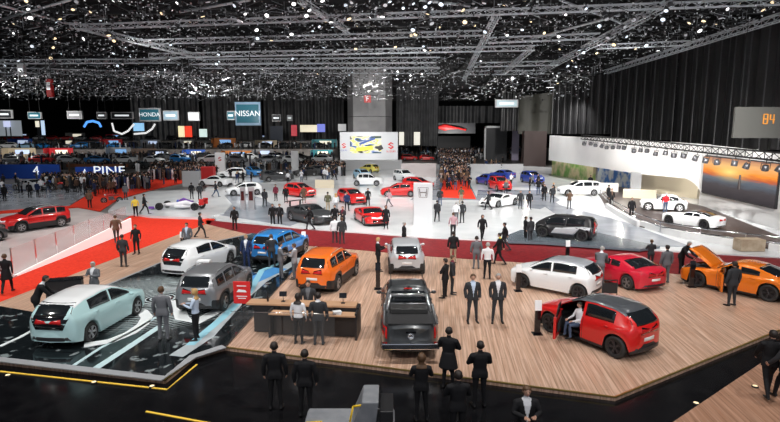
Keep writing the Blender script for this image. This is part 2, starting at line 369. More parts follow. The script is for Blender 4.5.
# side profiles: x from -1 (rear) to 1 (front) of half length, z of height; belt line; plan narrowing
SPEC = {
 'hatch': dict(L=4.1, W=1.76, H=1.50, wb=2.58, fo=.82, r=.32, gc=.17,
    top=[(-1, .60), (-.985, .66), (-.93, .74), (-.76, .93), (-.60, .985), (-.25, 1), (.05, .97), (.20, .90), (.50, .68), (.70, .63), (.90, .55), (.98, .47), (1, .42)],
    belt=[(-1, .67), (-.5, .66), (.5, .60), (1, .5)], win=[(-.62, -.10), (-.06, .42)]),
 'leaf': dict(L=4.48, W=1.79, H=1.54, wb=2.70, fo=.90, r=.33, gc=.16,
    top=[(-1, .58), (-.985, .64), (-.95, .72), (-.80, .90), (-.60, .97), (-.20, 1), (.05, .98), (.20, .91), (.52, .69), (.72, .63), (.90, .54), (.98, .46), (1, .42)],
    belt=[(-1, .68), (-.5, .67), (.5, .60), (1, .5)], win=[(-.56, -.08), (-.04, .44)]),
 'suv': dict(L=4.5, W=1.84, H=1.66, wb=2.68, fo=.90, r=.36, gc=.21,
    top=[(-1, .58), (-.985, .66), (-.93, .76), (-.82, .92), (-.72, .97), (-.25, 1), (.02, .98), (.14, .93), (.44, .69), (.62, .66), (.88, .60), (.97, .52), (1, .46)],
    belt=[(-1, .66), (-.5, .65), (.5, .62), (1, .55)], win=[(-.78, -.50), (-.46, -.08), (-.04, .38)]),
 'sedan': dict(L=4.7, W=1.84, H=1.44, wb=2.80, fo=.88, r=.34, gc=.15,
    top=[(-1, .60), (-.98, .70), (-.92, .74), (-.70, .76), (-.42, .95), (-.15, 1), (.05, .98), (.15, .93), (.42, .70), (.65, .65), (.9, .56), (.98, .47), (1, .42)],
    belt=[(-1, .69), (-.5, .67), (.5, .62), (1, .5)], win=[(-.50, -.10), (-.06, .36)]),
 'coupe': dict(L=4.25, W=1.86, H=1.31, wb=2.55, fo=.86, r=.34, gc=.13,
    top=[(-1, .62), (-.985, .70), (-.93, .74), (-.72, .80), (-.35, .97), (-.10, 1), (.05, .96), (.32, .72), (.55, .68), (.80, .60), (.95, .48), (1, .38)],
    belt=[(-1, .72), (-.4, .68), (.3, .66), (1, .5)], win=[(-.36, -.12), (-.09, .26)]),
 'gtr': dict(L=4.7, W=1.92, H=1.37, wb=2.78, fo=.95, r=.36, gc=.13,
    top=[(-1, .66), (-.985, .74), (-.90, .77), (-.70, .79), (-.34, .97), (-.12, 1), (.05, .96), (.30, .73), (.5, .71), (.80, .63), (.95, .54), (1, .42)],
    belt=[(-1, .74), (-.4, .70), (.3, .69), (1, .55)], win=[(-.42, -.12), (-.09, .25)]),
 'sports': dict(L=4.47, W=1.94, H=1.2, wb=2.63, fo=.95, r=.35, gc=.11,
    top=[(-1, .66), (-.985, .74), (-.85, .78), (-.50, .86), (-.20, .98), (-.02, 1), (.12, .95), (.42, .68), (.62, .60), (.85, .48), (.97, .36), (1, .28)],
    belt=[(-1, .74), (-.4, .72), (.3, .66), (1, .4)], win=[(-.24, .30)]),
 'retro': dict(L=3.9, W=1.75, H=1.42, wb=2.50, fo=.70, r=.36, gc=.16,
    top=[(-1, .52), (-.985, .62), (-.93, .66), (-.84, .68), (-.52, .95), (-.35, 1), (.0, 1), (.10, .96), (.30, .68), (.6, .65), (.93, .62), (.98, .56), (1, .46)],
    belt=[(-1, .65), (1, .62)], win=[(-.58, -.22), (-.18, .24)]),
 'retrocoupe': dict(L=4.3, W=1.8, H=1.2, wb=2.6, fo=.78, r=.34, gc=.14,
    top=[(-1, .50), (-.985, .66), (-.93, .72), (-.80, .75), (-.36, .96), (-.20, 1), (-.02, .99), (.06, .95), (.24, .71), (.6, .69), (.93, .64), (.98, .56), (1, .46)],
    belt=[(-1, .70), (1, .66)], win=[(-.42, -.20), (-.17, .18)]),
 'pickup': dict(L=5.3, W=1.85, H=1.80, wb=3.15, fo=.95, r=.39, gc=.26,
    top=[(-1, .60), (-.985, .64), (-.24, .64), (-.22, .66), (-.16, .92), (-.10, .98), (.10, 1), (.26, .97), (.32, .93), (.48, .68), (.62, .66), (.90, .61), (.97, .54), (1, .48)],
    belt=[(-1, .62), (1, .60)], win=[(-.13, .10), (.13, .42)]),
 'pod': dict(L=3.9, W=1.75, H=1.52, wb=2.55, fo=.66, r=.36, gc=.17,
    top=[(-1, .62), (-.985, .72), (-.94, .84), (-.80, .97), (-.3, 1), (.2, .99), (.45, .93), (.75, .76), (.93, .60), (.98, .54), (1, .46)],
    belt=[(-1, .58), (1, .55)], win=[(-.70, -.12), (-.08, .60)]),
}
SEC_V = 12
def body_mesh(sp, nx=64, open_door=None, hood_open=False):
    L_, W, H = sp['L'], sp['W'], sp['H']; r = sp['r']; gc = sp['gc']
    xf = L_ / 2 - sp['fo']; xr = xf - sp['wb']; ar = r + .055
    xs = set()
    for i in range(nx + 1):
        xs.add(round(-L_ / 2 + L_ * (.5 - .5 * math.cos(PI * (.12 + .76 * i / nx))) if False else -L_ / 2 + L_ * i / nx, 4))
    for e in (.995, .985, .965, .94):
        xs.add(round(L_ / 2 * e, 4)); xs.add(round(-L_ / 2 * e, 4))
    seams = []
    for a, b_ in sp['win']:
        for e in (a, b_):
            pass
    if nx > 40:
        wlist = sp['win']
        seams = [(.5 * (wlist[i][1] + wlist[i + 1][0])) * L_ / 2 for i in range(len(wlist) - 1)] + [wlist[-1][1] * L_ / 2 * .98 + .02]
        for sx in seams:
            xs = {x for x in xs if abs(x - sx) > .02}; xs.add(round(sx - .009, 4)); xs.add(round(sx + .009, 4))
    if open_door:
        for e in open_door: xs.add(round(e * L_ / 2, 4))
    xs = sorted(xs)
    V = []; F = []; MI = []; rows = []
    def toph(t):
        return sum(interp(sp['top'], max(-1, min(1, t + d))) for d in (-.03, -.015, 0, .015, .03)) / 5 * H if abs(t) < .93 else interp(sp['top'], t) * H
    for x in xs:
        t = x / (L_ / 2)
        top = toph(t); belt = min(interp(sp['belt'], t) * H, top - .03)
        hw = W / 2 * (1 - .20 * abs(t) ** 5 - .10 * max(0, abs(t) - .9) / .1)
        zb = gc + .10 * max(0, abs(t) - .8) / .2
        arch = False
        for xw in (xf, xr):
            if abs(x - xw) < ar: zb = max(zb, r + math.sqrt(ar * ar - (x - xw) ** 2)); arch = True
        flare = 0
        for xw in (xf, xr): flare = max(flare, .03 * math.exp(-((x - xw) / .5) ** 2))
        h = belt - zb
        cab = max(0, top - belt - .04)
        yb = (hw - .06) - .02
        tum = .30
        y6 = yb - max(0, top - .07 - belt) * tum
        z6 = top - .06 if cab > .1 else max(belt + .008, top - .022)
        y7 = y6 - (.07 if cab > .1 else .09)
        low = min(zb + .10, belt - .05)
        sec = [(0, zb), (hw * .90, zb), (hw - .015 + flare, zb + .015), (hw + flare, zb + (.10 if not arch else .03)), (hw + .012 + flare, zb + h * .45), (hw - .0 + flare * .6, zb + h * .78),
               (hw - .05, belt - .015), (yb, belt + .01), (y6, z6), (y7, top - .012), (y7 * .5, top + .012 if cab > .1 else top + .02), (0, top + .018 if cab > .1 else top + .03)]
        row = []
        for side in (1, -1):
            for k, (y, z) in enumerate(sec):
                if side == -1 and k in (0, SEC_V - 1): continue
                xx = x
                if abs(t) > .9:   # rounded ends
                    u = (abs(t) - .9) / .1
                    zz = (z - .45 * H) / (.45 * H)
                    xx -= math.copysign(u * .05 * abs(zz) ** 1.5 + u * .10 * (abs(y) / hw) ** 4, t)
                row.append((k if side == 1 else 2 * SEC_V - 2 - k, (xx, side * y, z)))
        row.sort(); base = len(V)
        V += [p for _, p in row]; rows.append(base)
    n = 2 * SEC_V - 2
    def keep(i, k):
        xm = (xs[i] + xs[i + 1]) / L_
        kk = k if k < SEC_V - 1 else n - 1 - k
        if open_door and k < SEC_V - 1 and open_door[0] < xm < open_door[1] and 2 <= kk <= 7: return False
        if hood_open and sp['win'][-1][1] + .12 < xm < .90 and kk >= 8: return False
        return True
    for i in range(len(xs) - 1):
        xm = (xs[i] + xs[i + 1]) / 2
        seam = any(abs(xm - sx) < .0085 for sx in seams)
        for k in range(n):
            if not keep(i, k): continue
            a, b_ = rows[i], rows[i + 1]; k2 = (k + 1) % n
            F.append((a + k, a + k2, b_ + k2, b_ + k))
            kk = k if k < SEC_V - 1 else n - 1 - k
            mi = 0
            if kk <= 2: mi = 1
            if sp.get('clad') and kk == 3: mi = 1
            if kk >= 8 and V[a + k][2] > .86 * H: mi = 2
            if seam and 3 <= kk <= 5: mi = 1
            MI.append(mi)
    # end caps
    for base, flip, sx in ((rows[0], True, -1), (rows[-1], False, 1)):
        ring = [V[base + k] for k in range(n)]
        cx = sum(p[0] for p in ring) / n; cz = sum(p[2] for p in ring) / n
        prev = base
        for sc_, dx in ((.8, .012), (.4, .02)):
            nb = len(V)
            for p in ring: V.append((p[0] * .3 + .7 * cx + sx * dx, p[1] * sc_, cz + (p[2] - cz) * sc_))
            for k in range(n):
                k2 = (k + 1) % n; f = (prev + k, prev + k2, nb + k2, nb + k)
                F.append(f[::-1] if flip else f); MI.append(1 if ring[k][2] < gc + .18 and ring[k2][2] < gc + .18 else 0)
            prev = nb
        V.append((cx + sx * .02, 0, cz))
        for k in range(n):
            f = (prev + k, prev + (k + 1) % n, len(V) - 1); F.append(f[::-1] if flip else f); MI.append(0)
    return V, F, MI, xf, xr
def tyre_mesh(r, wd=.22, far=False):
    mb = MB(); h = wd / 2
    mb.lathe([(r * .66, -h), (r * .93, -h), (r, -h * .7), (r, h * .7), (r * .93, h), (r * .66, h), (r * .66, -h)], n=14 if far else 24, axis='y')
    return mb.mesh('tyre', RUBBER)
def rim_mesh(r, wd=.22, m=ALLOY, spokes=5):
    mb = MB(); h = wd / 2
    mb.lathe([(0, h * .2), (r * .66, h * .2)], n=20, mi=1, axis='y'); mb.lathe([(0, -h * .2), (r * .66, -h * .2)], n=20, mi=1, axis='y')
    for s in (-1, 1):
        mb.lathe([(r * .60, s * h * .9), (r * .68, s * h * .98), (r * .68, s * h * .4)], n=24, axis='y')
        mb.lathe([(0, s * h * .85), (r * .13, s * h * .8), (r * .14, s * h * .3)], n=12, axis='y')
        for k in range(spokes):
            for d in (-.16, .16):
                a = 2 * PI * k / spokes
                mb.bar((math.cos(a + d * .6) * r * .1, s * h * .72, math.sin(a + d * .6) * r * .1), (math.cos(a + d) * r * .64, s * h * .85, math.sin(a + d) * r * .64), .022, 4)
    return mb.mesh('rim', [m, DARKIN])
WH = {}
def wheel(parent, x, y, r, m=ALLOY, far=False, spokes=5, solid=False):
    key = (round(r, 2), far)
    if key not in WH: WH[key] = tyre_mesh(r, far=far)
    o = link('wheel', WH[key], parent); o.location = (x, y, r)
    k2 = (round(r, 2), m.name, spokes)
    if k2 not in WH: WH[k2] = rim_mesh(r, m=m, spokes=spokes)
    c = link('rim', WH[k2], o)
    return o
def decal(bvh, pts, d, off, th, name, m, parent, smooth=True):
    """a thin fitted piece on the body: pts is a grid (rows) of ray origins"""
    d = Vector(d).normalized(); V = []; ok = True; rows = len(pts); cols = len(pts[0])
    H0 = []
    for row in pts:
        for p in row:
            hit = bvh.ray_cast(Vector(p), d, 6)
            H0.append(hit[0])
    good = [h for h in H0 if h]
    if not good: return None
    for i, h in enumerate(H0):
        if h is None:
            p = Vector(pts[i // cols][i % cols]); g = min(good, key=lambda q: (q - p - d * (q - p).dot(d)).length)
            H0[i] = p + d * (g - p).dot(d)
    for h in H0: V.append(h - d * off)
    for h in H0: V.append(h + d * th)
    N0 = rows * cols; F = []
    fw = []
    for i in range(rows - 1):
        for j in range(cols - 1):
            a = i * cols + j; fw.append((a, a + 1, a + cols + 1, a + cols))
    v0, v1, v3 = V[fw[0][0]], V[fw[0][1]], V[fw[0][3]]
    fl = (v1 - v0).cross(v3 - v0).dot(d) > 0
    F += [f[::-1] if fl else f for f in fw]
    edge = [j for j in range(cols)] + [i * cols + cols - 1 for i in range(1, rows)] + [(rows - 1) * cols + j for j in range(cols - 2, -1, -1)] + [i * cols for i in range(rows - 2, 0, -1)]
    for a, b_ in zip(edge, edge[1:] + edge[:1]):
        f = (a, a + N0, b_ + N0, b_); F.append(f[::-1] if fl else f)
    me = bpy.data.meshes.new(name); me.from_pydata([tuple(v) for v in V], [], F); me.materials.append(m)
    me.polygons.foreach_set('use_smooth', [smooth and k < len(fw) for k in range(len(F))]); me.update()
    return link(name, me, parent)
def grid4(c00, c01, c11, c10, nu=6, nv=4):
    c00, c01, c11, c10 = map(Vector, (c00, c01, c11, c10)); g = []
    for i in range(nv + 1):
        a = c00.lerp(c10, i / nv); b_ = c01.lerp(c11, i / nv)
        g.append([a.lerp(b_, j / nu) for j in range(nu + 1)])
    return g
def car(kind, colour, roof=None, low=None, alloy=ALLOY, rails=False, far=False, rear_black=False, door=False, hood=False, bonnet_black=False, spokes=5, solid_rim=False, **kw):
    sp = dict(SPEC[kind]); sp.update(kw)
    root = empty('car'); L_, W, H = sp['L'], sp['W'], sp['H']
    low = low or (BLACK if sp.get('clad') else colour)
    od = None
    if door: od = (sp['win'][-1][0] + .01, sp['win'][-1][1] - .02)
    V, F, MI, xf, xr = body_mesh(sp, 26 if far else 64, od, hood)
    me = bpy.data.meshes.new('body'); me.from_pydata(V, [], F)
    for m in (colour, low, roof or colour): me.materials.append(m)
    me.polygons.foreach_set('material_index', MI); me.polygons.foreach_set('use_smooth', [True] * len(F)); me.update()
    me.validate()
    bm = bmesh.new(); bm.from_mesh(me); bmesh.ops.recalc_face_normals(bm, faces=bm.faces)
    bvh = BVHTree.FromBMesh(bm); bm.to_mesh(me); bm.free()
    try: me.set_sharp_from_angle(angle=R(42))
    except Exception: pass
    body = link('body', me, root)
    hx = L_ / 2
    def toph(t): return interp(sp['top'], t) * H
    def side_win(a, b_, s, name='side_window'):
        # follows the roof line inside the cabin
        cols = []; n = 6 if far else 10
        for i in range(n + 1):
            t = a + (b_ - a) * i / n; z0 = interp(sp['belt'], t) * H + .045; z1 = toph(t) - .10
            cols.append((t * hx, z0, max(z1, z0 + .01)))
        g = [[(x, s * 3, z0 + (z1 - z0) * j / 3) for x, z0, z1 in cols] for j in range(4)]
        return decal(bvh, g, (0, -s, 0), .006, .02, name, GLASS, root)
    for s in (1, -1):
        if far:
            side_win(sp['win'][0][0], sp['win'][-1][1], s)
        else:
            for i, (a, b_) in enumerate(sp['win']):
                if door and s == 1 and i == len(sp['win']) - 1: continue
                side_win(a, b_, s)
    # windscreen and rear window found from the profile, looked at from above
    tp = sp['top']
    def find(z, front):
        rng = [i / 400 for i in range(400)]
        for q in rng:
            t = (1 - q * 2) if front else (-1 + q * 2)
            if toph(t) >= z * H: return t
        return 0
    bz = interp(sp['belt'], .3) + .05; x0 = find(max(bz, .70), True); x1 = find(.955, True)
    if kind == 'pickup': x1 = find(.94, True)
    yw = W / 2 - .14
    g = grid4((x0 * hx, -yw, 3), (x0 * hx, yw, 3), (x1 * hx, yw - .14, 3), (x1 * hx, -yw + .14, 3), 8, 5)
    decal(bvh, g, (0, 0, -1), .008, .02, 'windshield', GLASS, root)
    if kind == 'pickup':
        g = grid4((-6, -.66, .70 * H), (-6, .66, .70 * H), (-6, .56, .90 * H), (-6, -.56, .90 * H), 6, 4)
        decal(bvh, g, (1, 0, 0), .01, .02, 'rear_window', GLASS, root)
    else:
        r0 = find(max(interp(sp['belt'], -.9) + .04, .70), False); r1 = find(.95, False)
        if toph(r0) < .68 * H or kind in ('sedan', 'coupe', 'gtr', 'retrocoupe'):
            r0 = find(.79, False)
        if kind == 'sports': r0 = find(.82, False)
        ge = .13
        if kind in ('hatch', 'leaf', 'suv', 'pod', 'retro'):
            zl = max(interp(sp['belt'], -.9) + .05, .70) * H; zh = .925 * H
            g = grid4((-6, -yw + .06, zl), (-6, yw - .06, zl), (-6, yw - .16, zh), (-6, -yw + .16, zh), 8, 6)
            decal(bvh, g, (1, 0, 0), .01, .02, 'rear_window', GLASS, root)
        else:
          g = grid4((r0 * hx, -yw + .02, 3), (r0 * hx, yw - .02, 3), (r1 * hx, yw - ge, 3), (r1 * hx, -yw + ge, 3), 8, 5)
          decal(bvh, g, (0, 0, -1), .008, .02, 'rear_window', GLASS, root)
    am = alloy
    for x in (xf, xr):
        for s in (1, -1): wheel(root, x, s * (W / 2 - .105), sp['r'], am, far, spokes)
    # dark chassis between the wheels
    MB().box((0, 0, sp['gc'] + .10), (L_ * .86, W - .62, .16)).box((0, 0, sp['gc'] + .28), (L_ * .8, W - .66, .4)).build('chassis', BLACK, root)
    bz0 = interp(sp['belt'], -1) * H
    lampz = kw.get('lampz', .60 * H if kind not in ('pickup',) else .50 * H)
    for s in (1, -1):
        if kind == 'pickup': g = grid4((-6, s * (W / 2 - .20), .40 * H), (-6, s * (W / 2 - .03), .40 * H), (-6, s * (W / 2 - .05), .60 * H), (-6, s * (W / 2 - .20), .60 * H), 3, 4); dd = (1, 0, 0)
        else:
            g = grid4((-6, s * (W / 2 - .42), lampz - .05), (-6, s * (W / 2 + .02), lampz - .07), (-6, s * (W / 2 - .02), lampz + .09), (-6, s * (W / 2 - .34), lampz + .04), 5, 3); dd = (1, -s * .12, 0)
        if not far:
            gb_ = [[Vector((p.x, p.y + (s * .0), lampz + .005 + (p.z - lampz) * 1.55)) for p in row_] for row_ in g]
            if kind in ('hatch', 'suv', 'coupe', 'gtr'): decal(bvh, gb_, dd, .009, .02, 'lamp_housing', GLOSSB, root)
            decal(bvh, g, dd, .016, .02, 'taillight', REDL, root)
        hz = .47 * H if kind not in ('sports', 'coupe') else .46 * H
        g = grid4((6, s * (W / 2 - .50), hz), (6, s * (W / 2 + .0), hz + .03), (6, s * (W / 2 - .04), hz + .13), (6, s * (W / 2 - .46), hz + .08), 5, 3)
        if not far: decal(bvh, g, (-1, -s * .12, 0), .012, .02, 'headlight', WLENS, root)
    gz = .33 * H
    decal(bvh, grid4((6, -.48, gz - .10), (6, .48, gz - .10), (6, .42, gz + .10), (6, -.42, gz + .10)), (-1, 0, 0), .01, .02, 'grille', GLOSSB, root)
    if not far:
        pz = .42 * H if kind != 'pickup' else .26 * H
        if not rear_black: decal(bvh, grid4((-6, -.25, pz - .055), (-6, .25, pz - .055), (-6, .25, pz + .055), (-6, -.25, pz + .055), 2, 1), (1, 0, 0), .02, .02, 'number_plate', PLATE if kind not in ('pickup',) else GLOSSB, root)
        decal(bvh, grid4((-6, -W / 2 + .22, .19 * H), (-6, W / 2 - .22, .19 * H), (-6, W / 2 - .30, .27 * H), (-6, -W / 2 + .30, .27 * H)), (1, 0, 0), .012, .02, 'rear_diffuser', BLACK, root)
        ws = sp['win'][-1][1]
        for s in (1, -1):
            z = interp(sp['belt'], ws) * H + .04; x = (ws - .06) * hx
            mm = MB().ball((x, s * (W / 2 + .09), z + .03), (.06, .10, .07), 8).bar((x, s * (W / 2 - .10), z), (x, s * (W / 2 + .05), z + .01), .02, 5)
            mm.build('wing_mirror', colour, root)
            for a, b_ in sp['win'][-2:]:
                xx = (a + .06) * hx
                if door and s == 1 and (a, b_) == sp['win'][-1]: continue
                zz = interp(sp['belt'], a) * H - .10
                decal(bvh, grid4((xx, s * 3, zz), (xx + .18, s * 3, zz), (xx + .18, s * 3, zz + .03), (xx, s * 3, zz + .03), 2, 1), (0, -s, 0), .03, .01, 'door_handle', colour, root)
    if rails:
        for s in (1, -1):
            pts = []
            for i in range(9):
                t = -.66 + .70 * i / 8
                h = bvh.ray_cast(Vector((t * hx, s * (W / 2 - .30), 3)), Vector((0, 0, -1)), 5)[0]
                if h: pts.append((h.x, h.y, h.z + (.045 if 0 < i < 8 else .0)))
            MB().path(pts, .02, 5).build('roof_rail', ALLOY, root)
    if rear_black:
        decal(bvh, grid4((-6, -W / 2 + .42, .43 * H), (-6, W / 2 - .42, .43 * H), (-6, W / 2 - .20, .73 * H), (-6, -W / 2 + .20, .73 * H), 8, 4), (1, 0, 0), .009, .02, 'tailgate_panel', GLOSSB, root)
    if door:
        a, b_ = od[0] * hx, od[1] * hx; yo = W / 2
        MB().box(((a + b_) / 2, -.05, sp['gc'] + .16), (b_ - a + .5, W - .3, .06)).box(((a + b_) / 2, -W / 2 + .14, .62), (b_ - a + .3, .05, .75)).build('cabin_floor', DARKIN, root)
        sx = a + .25
        MB().box((sx + .18, yo - .46, .52), (.50, .48, .16)).box((sx - .10, yo - .46, .86), (.14, .46, .62), M=Matrix.Rotation(-.25, 3, 'Y')).box((sx - .2, yo - .46, 1.2), (.08, .26, .16)).build('front_seat', DARKIN, root, bevel=.03)
        d = empty('door_hinge'); bpy.data.objects.remove(d)
        # the door leaf, hinged at its front edge
        zt = H * .93; z0 = sp['gc'] + .04; zbt = interp(sp['belt'], .1) * H; ln = b_ - a
        mb = MB()
        def shell(y):
            return [(0, y, z0), (-ln, y, z0), (-ln, y, zbt), (0, y, zbt)]
        mb.add([(x, y + .04 * (1 if 0 < k < 3 else 0), z) for y in (0, -.09) for k, (x, z) in enumerate([(0, z0), (-ln, z0), (-ln, zbt), (0, zbt)])],
               [(0, 1, 2, 3), (7, 6, 5, 4), (0, 4, 5, 1), (1, 5, 6, 2), (2, 6, 7, 3), (3, 7, 4, 0)])
        dr = mb.build('door', colour, root, bevel=.02)
        MB().path([(0, -.05, zbt), (-ln * .42, -.10, zt - .08), (-ln * .95, -.10, zt - .06), (-ln, -.05, zbt)], .022, 5).build('window_frame', BLACK, dr)
        MB().add([(-.06, -.07, zbt + .01), (-ln + .03, -.07, zbt + .01), (-ln * .94, -.10, zt - .09), (-ln * .43, -.10, zt - .11)] + [(-.06, -.075, zbt + .01), (-ln + .03, -.075, zbt + .01), (-ln * .94, -.105, zt - .09), (-ln * .43, -.105, zt - .11)],
                 [(0, 1, 2, 3), (7, 6, 5, 4), (0, 4, 5, 1), (1, 5, 6, 2), (2, 6, 7, 3), (3, 7, 4, 0)]).build('door_window', GLASS, dr)
        MB().box((-ln * .5, -.105, .62), (ln * .8, .03, .35)).build('door_trim', DARKIN, dr)
        dr.location = (b_, yo - .0, 0); dr.rotation_euler = (0, 0, -R(58))
    if hood:
        h0 = (sp['win'][-1][1] + .13) * hx; h1 = .90 * hx; n = 10; V = []; F = []
        for i in range(n + 1):
            x = h0 + (h1 - h0) * i / n; t = x / hx; wv_ = (W / 2 - .17) * (1 - .12 * (i / n) ** 3)
            for j in range(7):
                u = -1 + j / 3
                V.append((x - h0, u * wv_, toph(t) - toph(h0 / hx) + .03 * (1 - u * u)))
        for i in range(n):
            for j in range(6): a = i * 7 + j; F.append((a, a + 7, a + 8, a + 1))
        me = bpy.data.meshes.new('hood'); me.from_pydata(V, [], F); me.materials.append(colour)
        me.polygons.foreach_set('use_smooth', [True] * len(F)); me.update()
        ho = link('hood', me, root); ho.location = (h0, 0, toph(h0 / hx)); ho.rotation_euler = (0, -R(44), 0)
        sm = ho.modifiers.new('s', 'SOLIDIFY'); sm.thickness = .03
        eb = MB().box(((h0 + h1) / 2, 0, .45 * H), (h1 - h0 - .1, W - .7, .3))
        for k in range(5): eb.bar((h0 + .15 + k * .15, -.4, .60 * H), (h0 + .15 + k * .15, .4, .60 * H), .05, 8, smooth=True)
        eb.build('engine', mat('engine_grey', (.12, .12, .13), .4, .6), root)
        MB().bar((h1 - .1, W / 2 - .25, .58 * H), (h0 + .55, W / 2 - .30, toph(.4) + .50), .012, 5).build('hood_strut', BLACK, root)
    return root, bvh
def put(root, a, b_, side, W, fo_shift=0, wb=None, xf=None):
    pass
def place_car(root, sp, rear, front, side, z=None, scale=1.0):
    """rear and front: pixels where the near-side tyres touch the floor; side +1 when that is the car's own left side"""
    a = ground(*rear) if z is None else P(*rear, z); b_ = ground(*front) if z is None else P(*front, z)
    zz = a.z; d = (b_ - a); d.z = 0; ang = math.atan2(d.y, d.x); d.normalize(); nrm = Vector((-d.y, d.x, 0)) * side
    mid = (a + b_) / 2 - nrm * (sp['W'] / 2 - .05) * scale
    xf = sp['L'] / 2 - sp['fo']; xr = xf - sp['wb']; off = (xf + xr) / 2
    root.location = mid - d * off * scale; root.location.z = zz; root.rotation_euler = (0, 0, ang); root.scale = (scale,) * 3
def place_rear(root, sp, left, right, heading, z=None):
    """left and right rear tyre contacts; heading in degrees (90 = straight away from the camera)"""
    a = ground(*left) if z is None else P(*left, z); b_ = ground(*right) if z is None else P(*right, z)
    mid = (a + b_) / 2; zz = a.z; h = R(heading); d = Vector((math.cos(h), math.sin(h), 0))
    xr = sp['L'] / 2 - sp['fo'] - sp['wb']
    root.location = mid - d * xr; root.location.z = zz; root.rotation_euler = (0, 0, h)
def name_car(root, label, group=None):
    tag(root, label, 'car', group)
    return root
P_MINT = paint('mint', (.50, .74, .76)); P_WHITE = paint('white', (.82, .84, .86)); P_SILV = paint('silver', (.30, .31, .33), .3, .6)
P_BLUE = paint('blue', (.03, .25, .66)); P_ORANGE = paint('orange', (.82, .155, .012)); P_DGREY = paint('dark_grey', (.06, .065, .07), .3, .3)
P_LGREY = paint('light_grey', (.50, .52, .55), .3, .2); P_RED = paint('red', (.62, .012, .012)); P_GTR = paint('gold_orange', (.86, .20, .008), .25, .15)
P_BLACK = paint('black', (.012, .012, .014)); P_CRIM = paint('crimson', (.60, .01, .035)); P_YEL = paint('yellow', (.8, .72, .15)); P_LBLUE = paint('light_blue', (.35, .6, .8))
P_RBLUE = paint('royal_blue', (.02, .06, .42)); P_ROOFG = paint('graphite_roof', (.10, .11, .125), .3, .3)
SP = lambda k, **kw: dict(SPEC[k], **kw)
M_PURPLE = mat('livery_purple', (.16, .05, .35), .3)

c, bv = car('leaf', P_MINT, roof=P_WHITE, low=P_MINT, rear_black=True); place_car(c, SP('leaf'), (92, 341), (137, 314.5), -1, .06)
name_car(c, 'pale mint electric hatchback with white roof and black tailgate on the glass platform'); LEAF = c
c, bv = car('leaf', P_WHITE, rear_black=True); place_rear(c, SP('leaf'), (166, 272), (203, 277), 73, .06)
name_car(c, 'white electric hatchback with its rear turned to us, behind the silver crossover')
c, bv = car('suv', P_SILV, roof=P_SILV, low=BLACK, rails=True, clad=1, L=4.4, H=1.6); place_car(c, SP('suv', L=4.4), (222, 313), (251, 289), -1, .06)
name_car(c, 'silver grey crossover with roof rails, woman in white blouse behind it')
c, bv = car('suv', P_BLUE, roof=P_BLUE, low=BLACK, rails=True, clad=1, L=4.4, H=1.6); place_rear(c, SP('suv', L=4.4), (256, 261), (283, 263), 74)
name_car(c, 'bright blue crossover on the black platform beside the navy suited man')
c, bv = car('suv', P_ORANGE, roof=P_ORANGE, low=BLACK, rails=True, clad=1, H=1.7, W=1.85); place_rear(c, SP('suv', W=1.85), (301, 288), (338, 291), 76)
name_car(c, 'orange crossover with roof rails seen from behind on the wood floor')
c, bv = car('suv', P_LGREY, roof=P_LGREY, low=BLACK, rails=False, clad=1, L=4.2, H=1.58, W=1.8); place_rear(c, SP('suv', L=4.2, W=1.8), (392, 273), (421, 274), 91)
name_car(c, 'light grey small crossover parked just ahead of the black pickup')
# pickup with an open bed
sp = SP('pickup')
c, bv = car('pickup', P_DGREY, roof=P_DGREY, low=BLACK, rails=False, L=5.3, W=1.85)
name_car(c, 'black double cab pickup truck with chrome rear bumper seen from behind')
bx0, bx1 = -2.55, -.68; bt = .655 * 1.8
mb = MB().box(((bx0 + bx1) / 2, 0, bt + .01), (bx1 - bx0 - .1, 1.40, .03))
mb.build('bed_cover', mat('bed_liner', (.025, .025, .027), .5), c)
m2 = MB().bar((bx1 - .55, -.72, bt), (bx1 - .2, -.60, 1.62), .05, 8, smooth=True).bar((bx1 - .55, .72, bt), (bx1 - .2, .60, 1.62), .05, 8, smooth=True).bar((bx1 - .2, -.60, 1.62), (bx1 - .2, .60, 1.62), .05, 8, smooth=True)
m2.build('sports_bar', ALLOY, c)
for s_ in (-.82, .82): MB().bar((bx0, s_, bt + .04), (bx1, s_, bt + .04), .035, 6).build('bed_rail', ALLOY, c)
MB().box((-2.71, 0, .58), (.2, 1.78, .2)).box((-2.70, 0, .46), (.14, .6, .1), 1).build('rear_bumper', [CHROME, BLACK], c, bevel=.03)
MB().box((-2.655, 0, .98), (.02, .30, .05)).build('tailgate_handle', GLOSSB, c)
MB().lathe([(0, .01), (.10, .01), (.10, -.01)], (-2.665, 0, .86), 16, axis='x').build('badge', CHROME, c)
MB().box((-.8, 0, 1.05 * 1.8 - .02), (.1, .1, .01)).box((.35, -.58, 1.83), (1.6, .03, .04)).box((.35, .58, 1.83), (1.6, .03, .04)).build('roof_rail', BLACK, c)
MB().bar((-.9, -.74, bt + .08), (-1.1, -.3, bt + .2), .03, 6).box((-1.35, 0, bt + .11), (.5, 1.2, .16)).build('tool_roll', mat('roll_black', (.03, .03, .03), .4), c, bevel=.05)
MB().box((-.42, 0, 1.71), (.03, .28, .04)).build('brake_light', REDL, c)
place_rear(c, sp, (388, 347), (430, 348), 90.5)
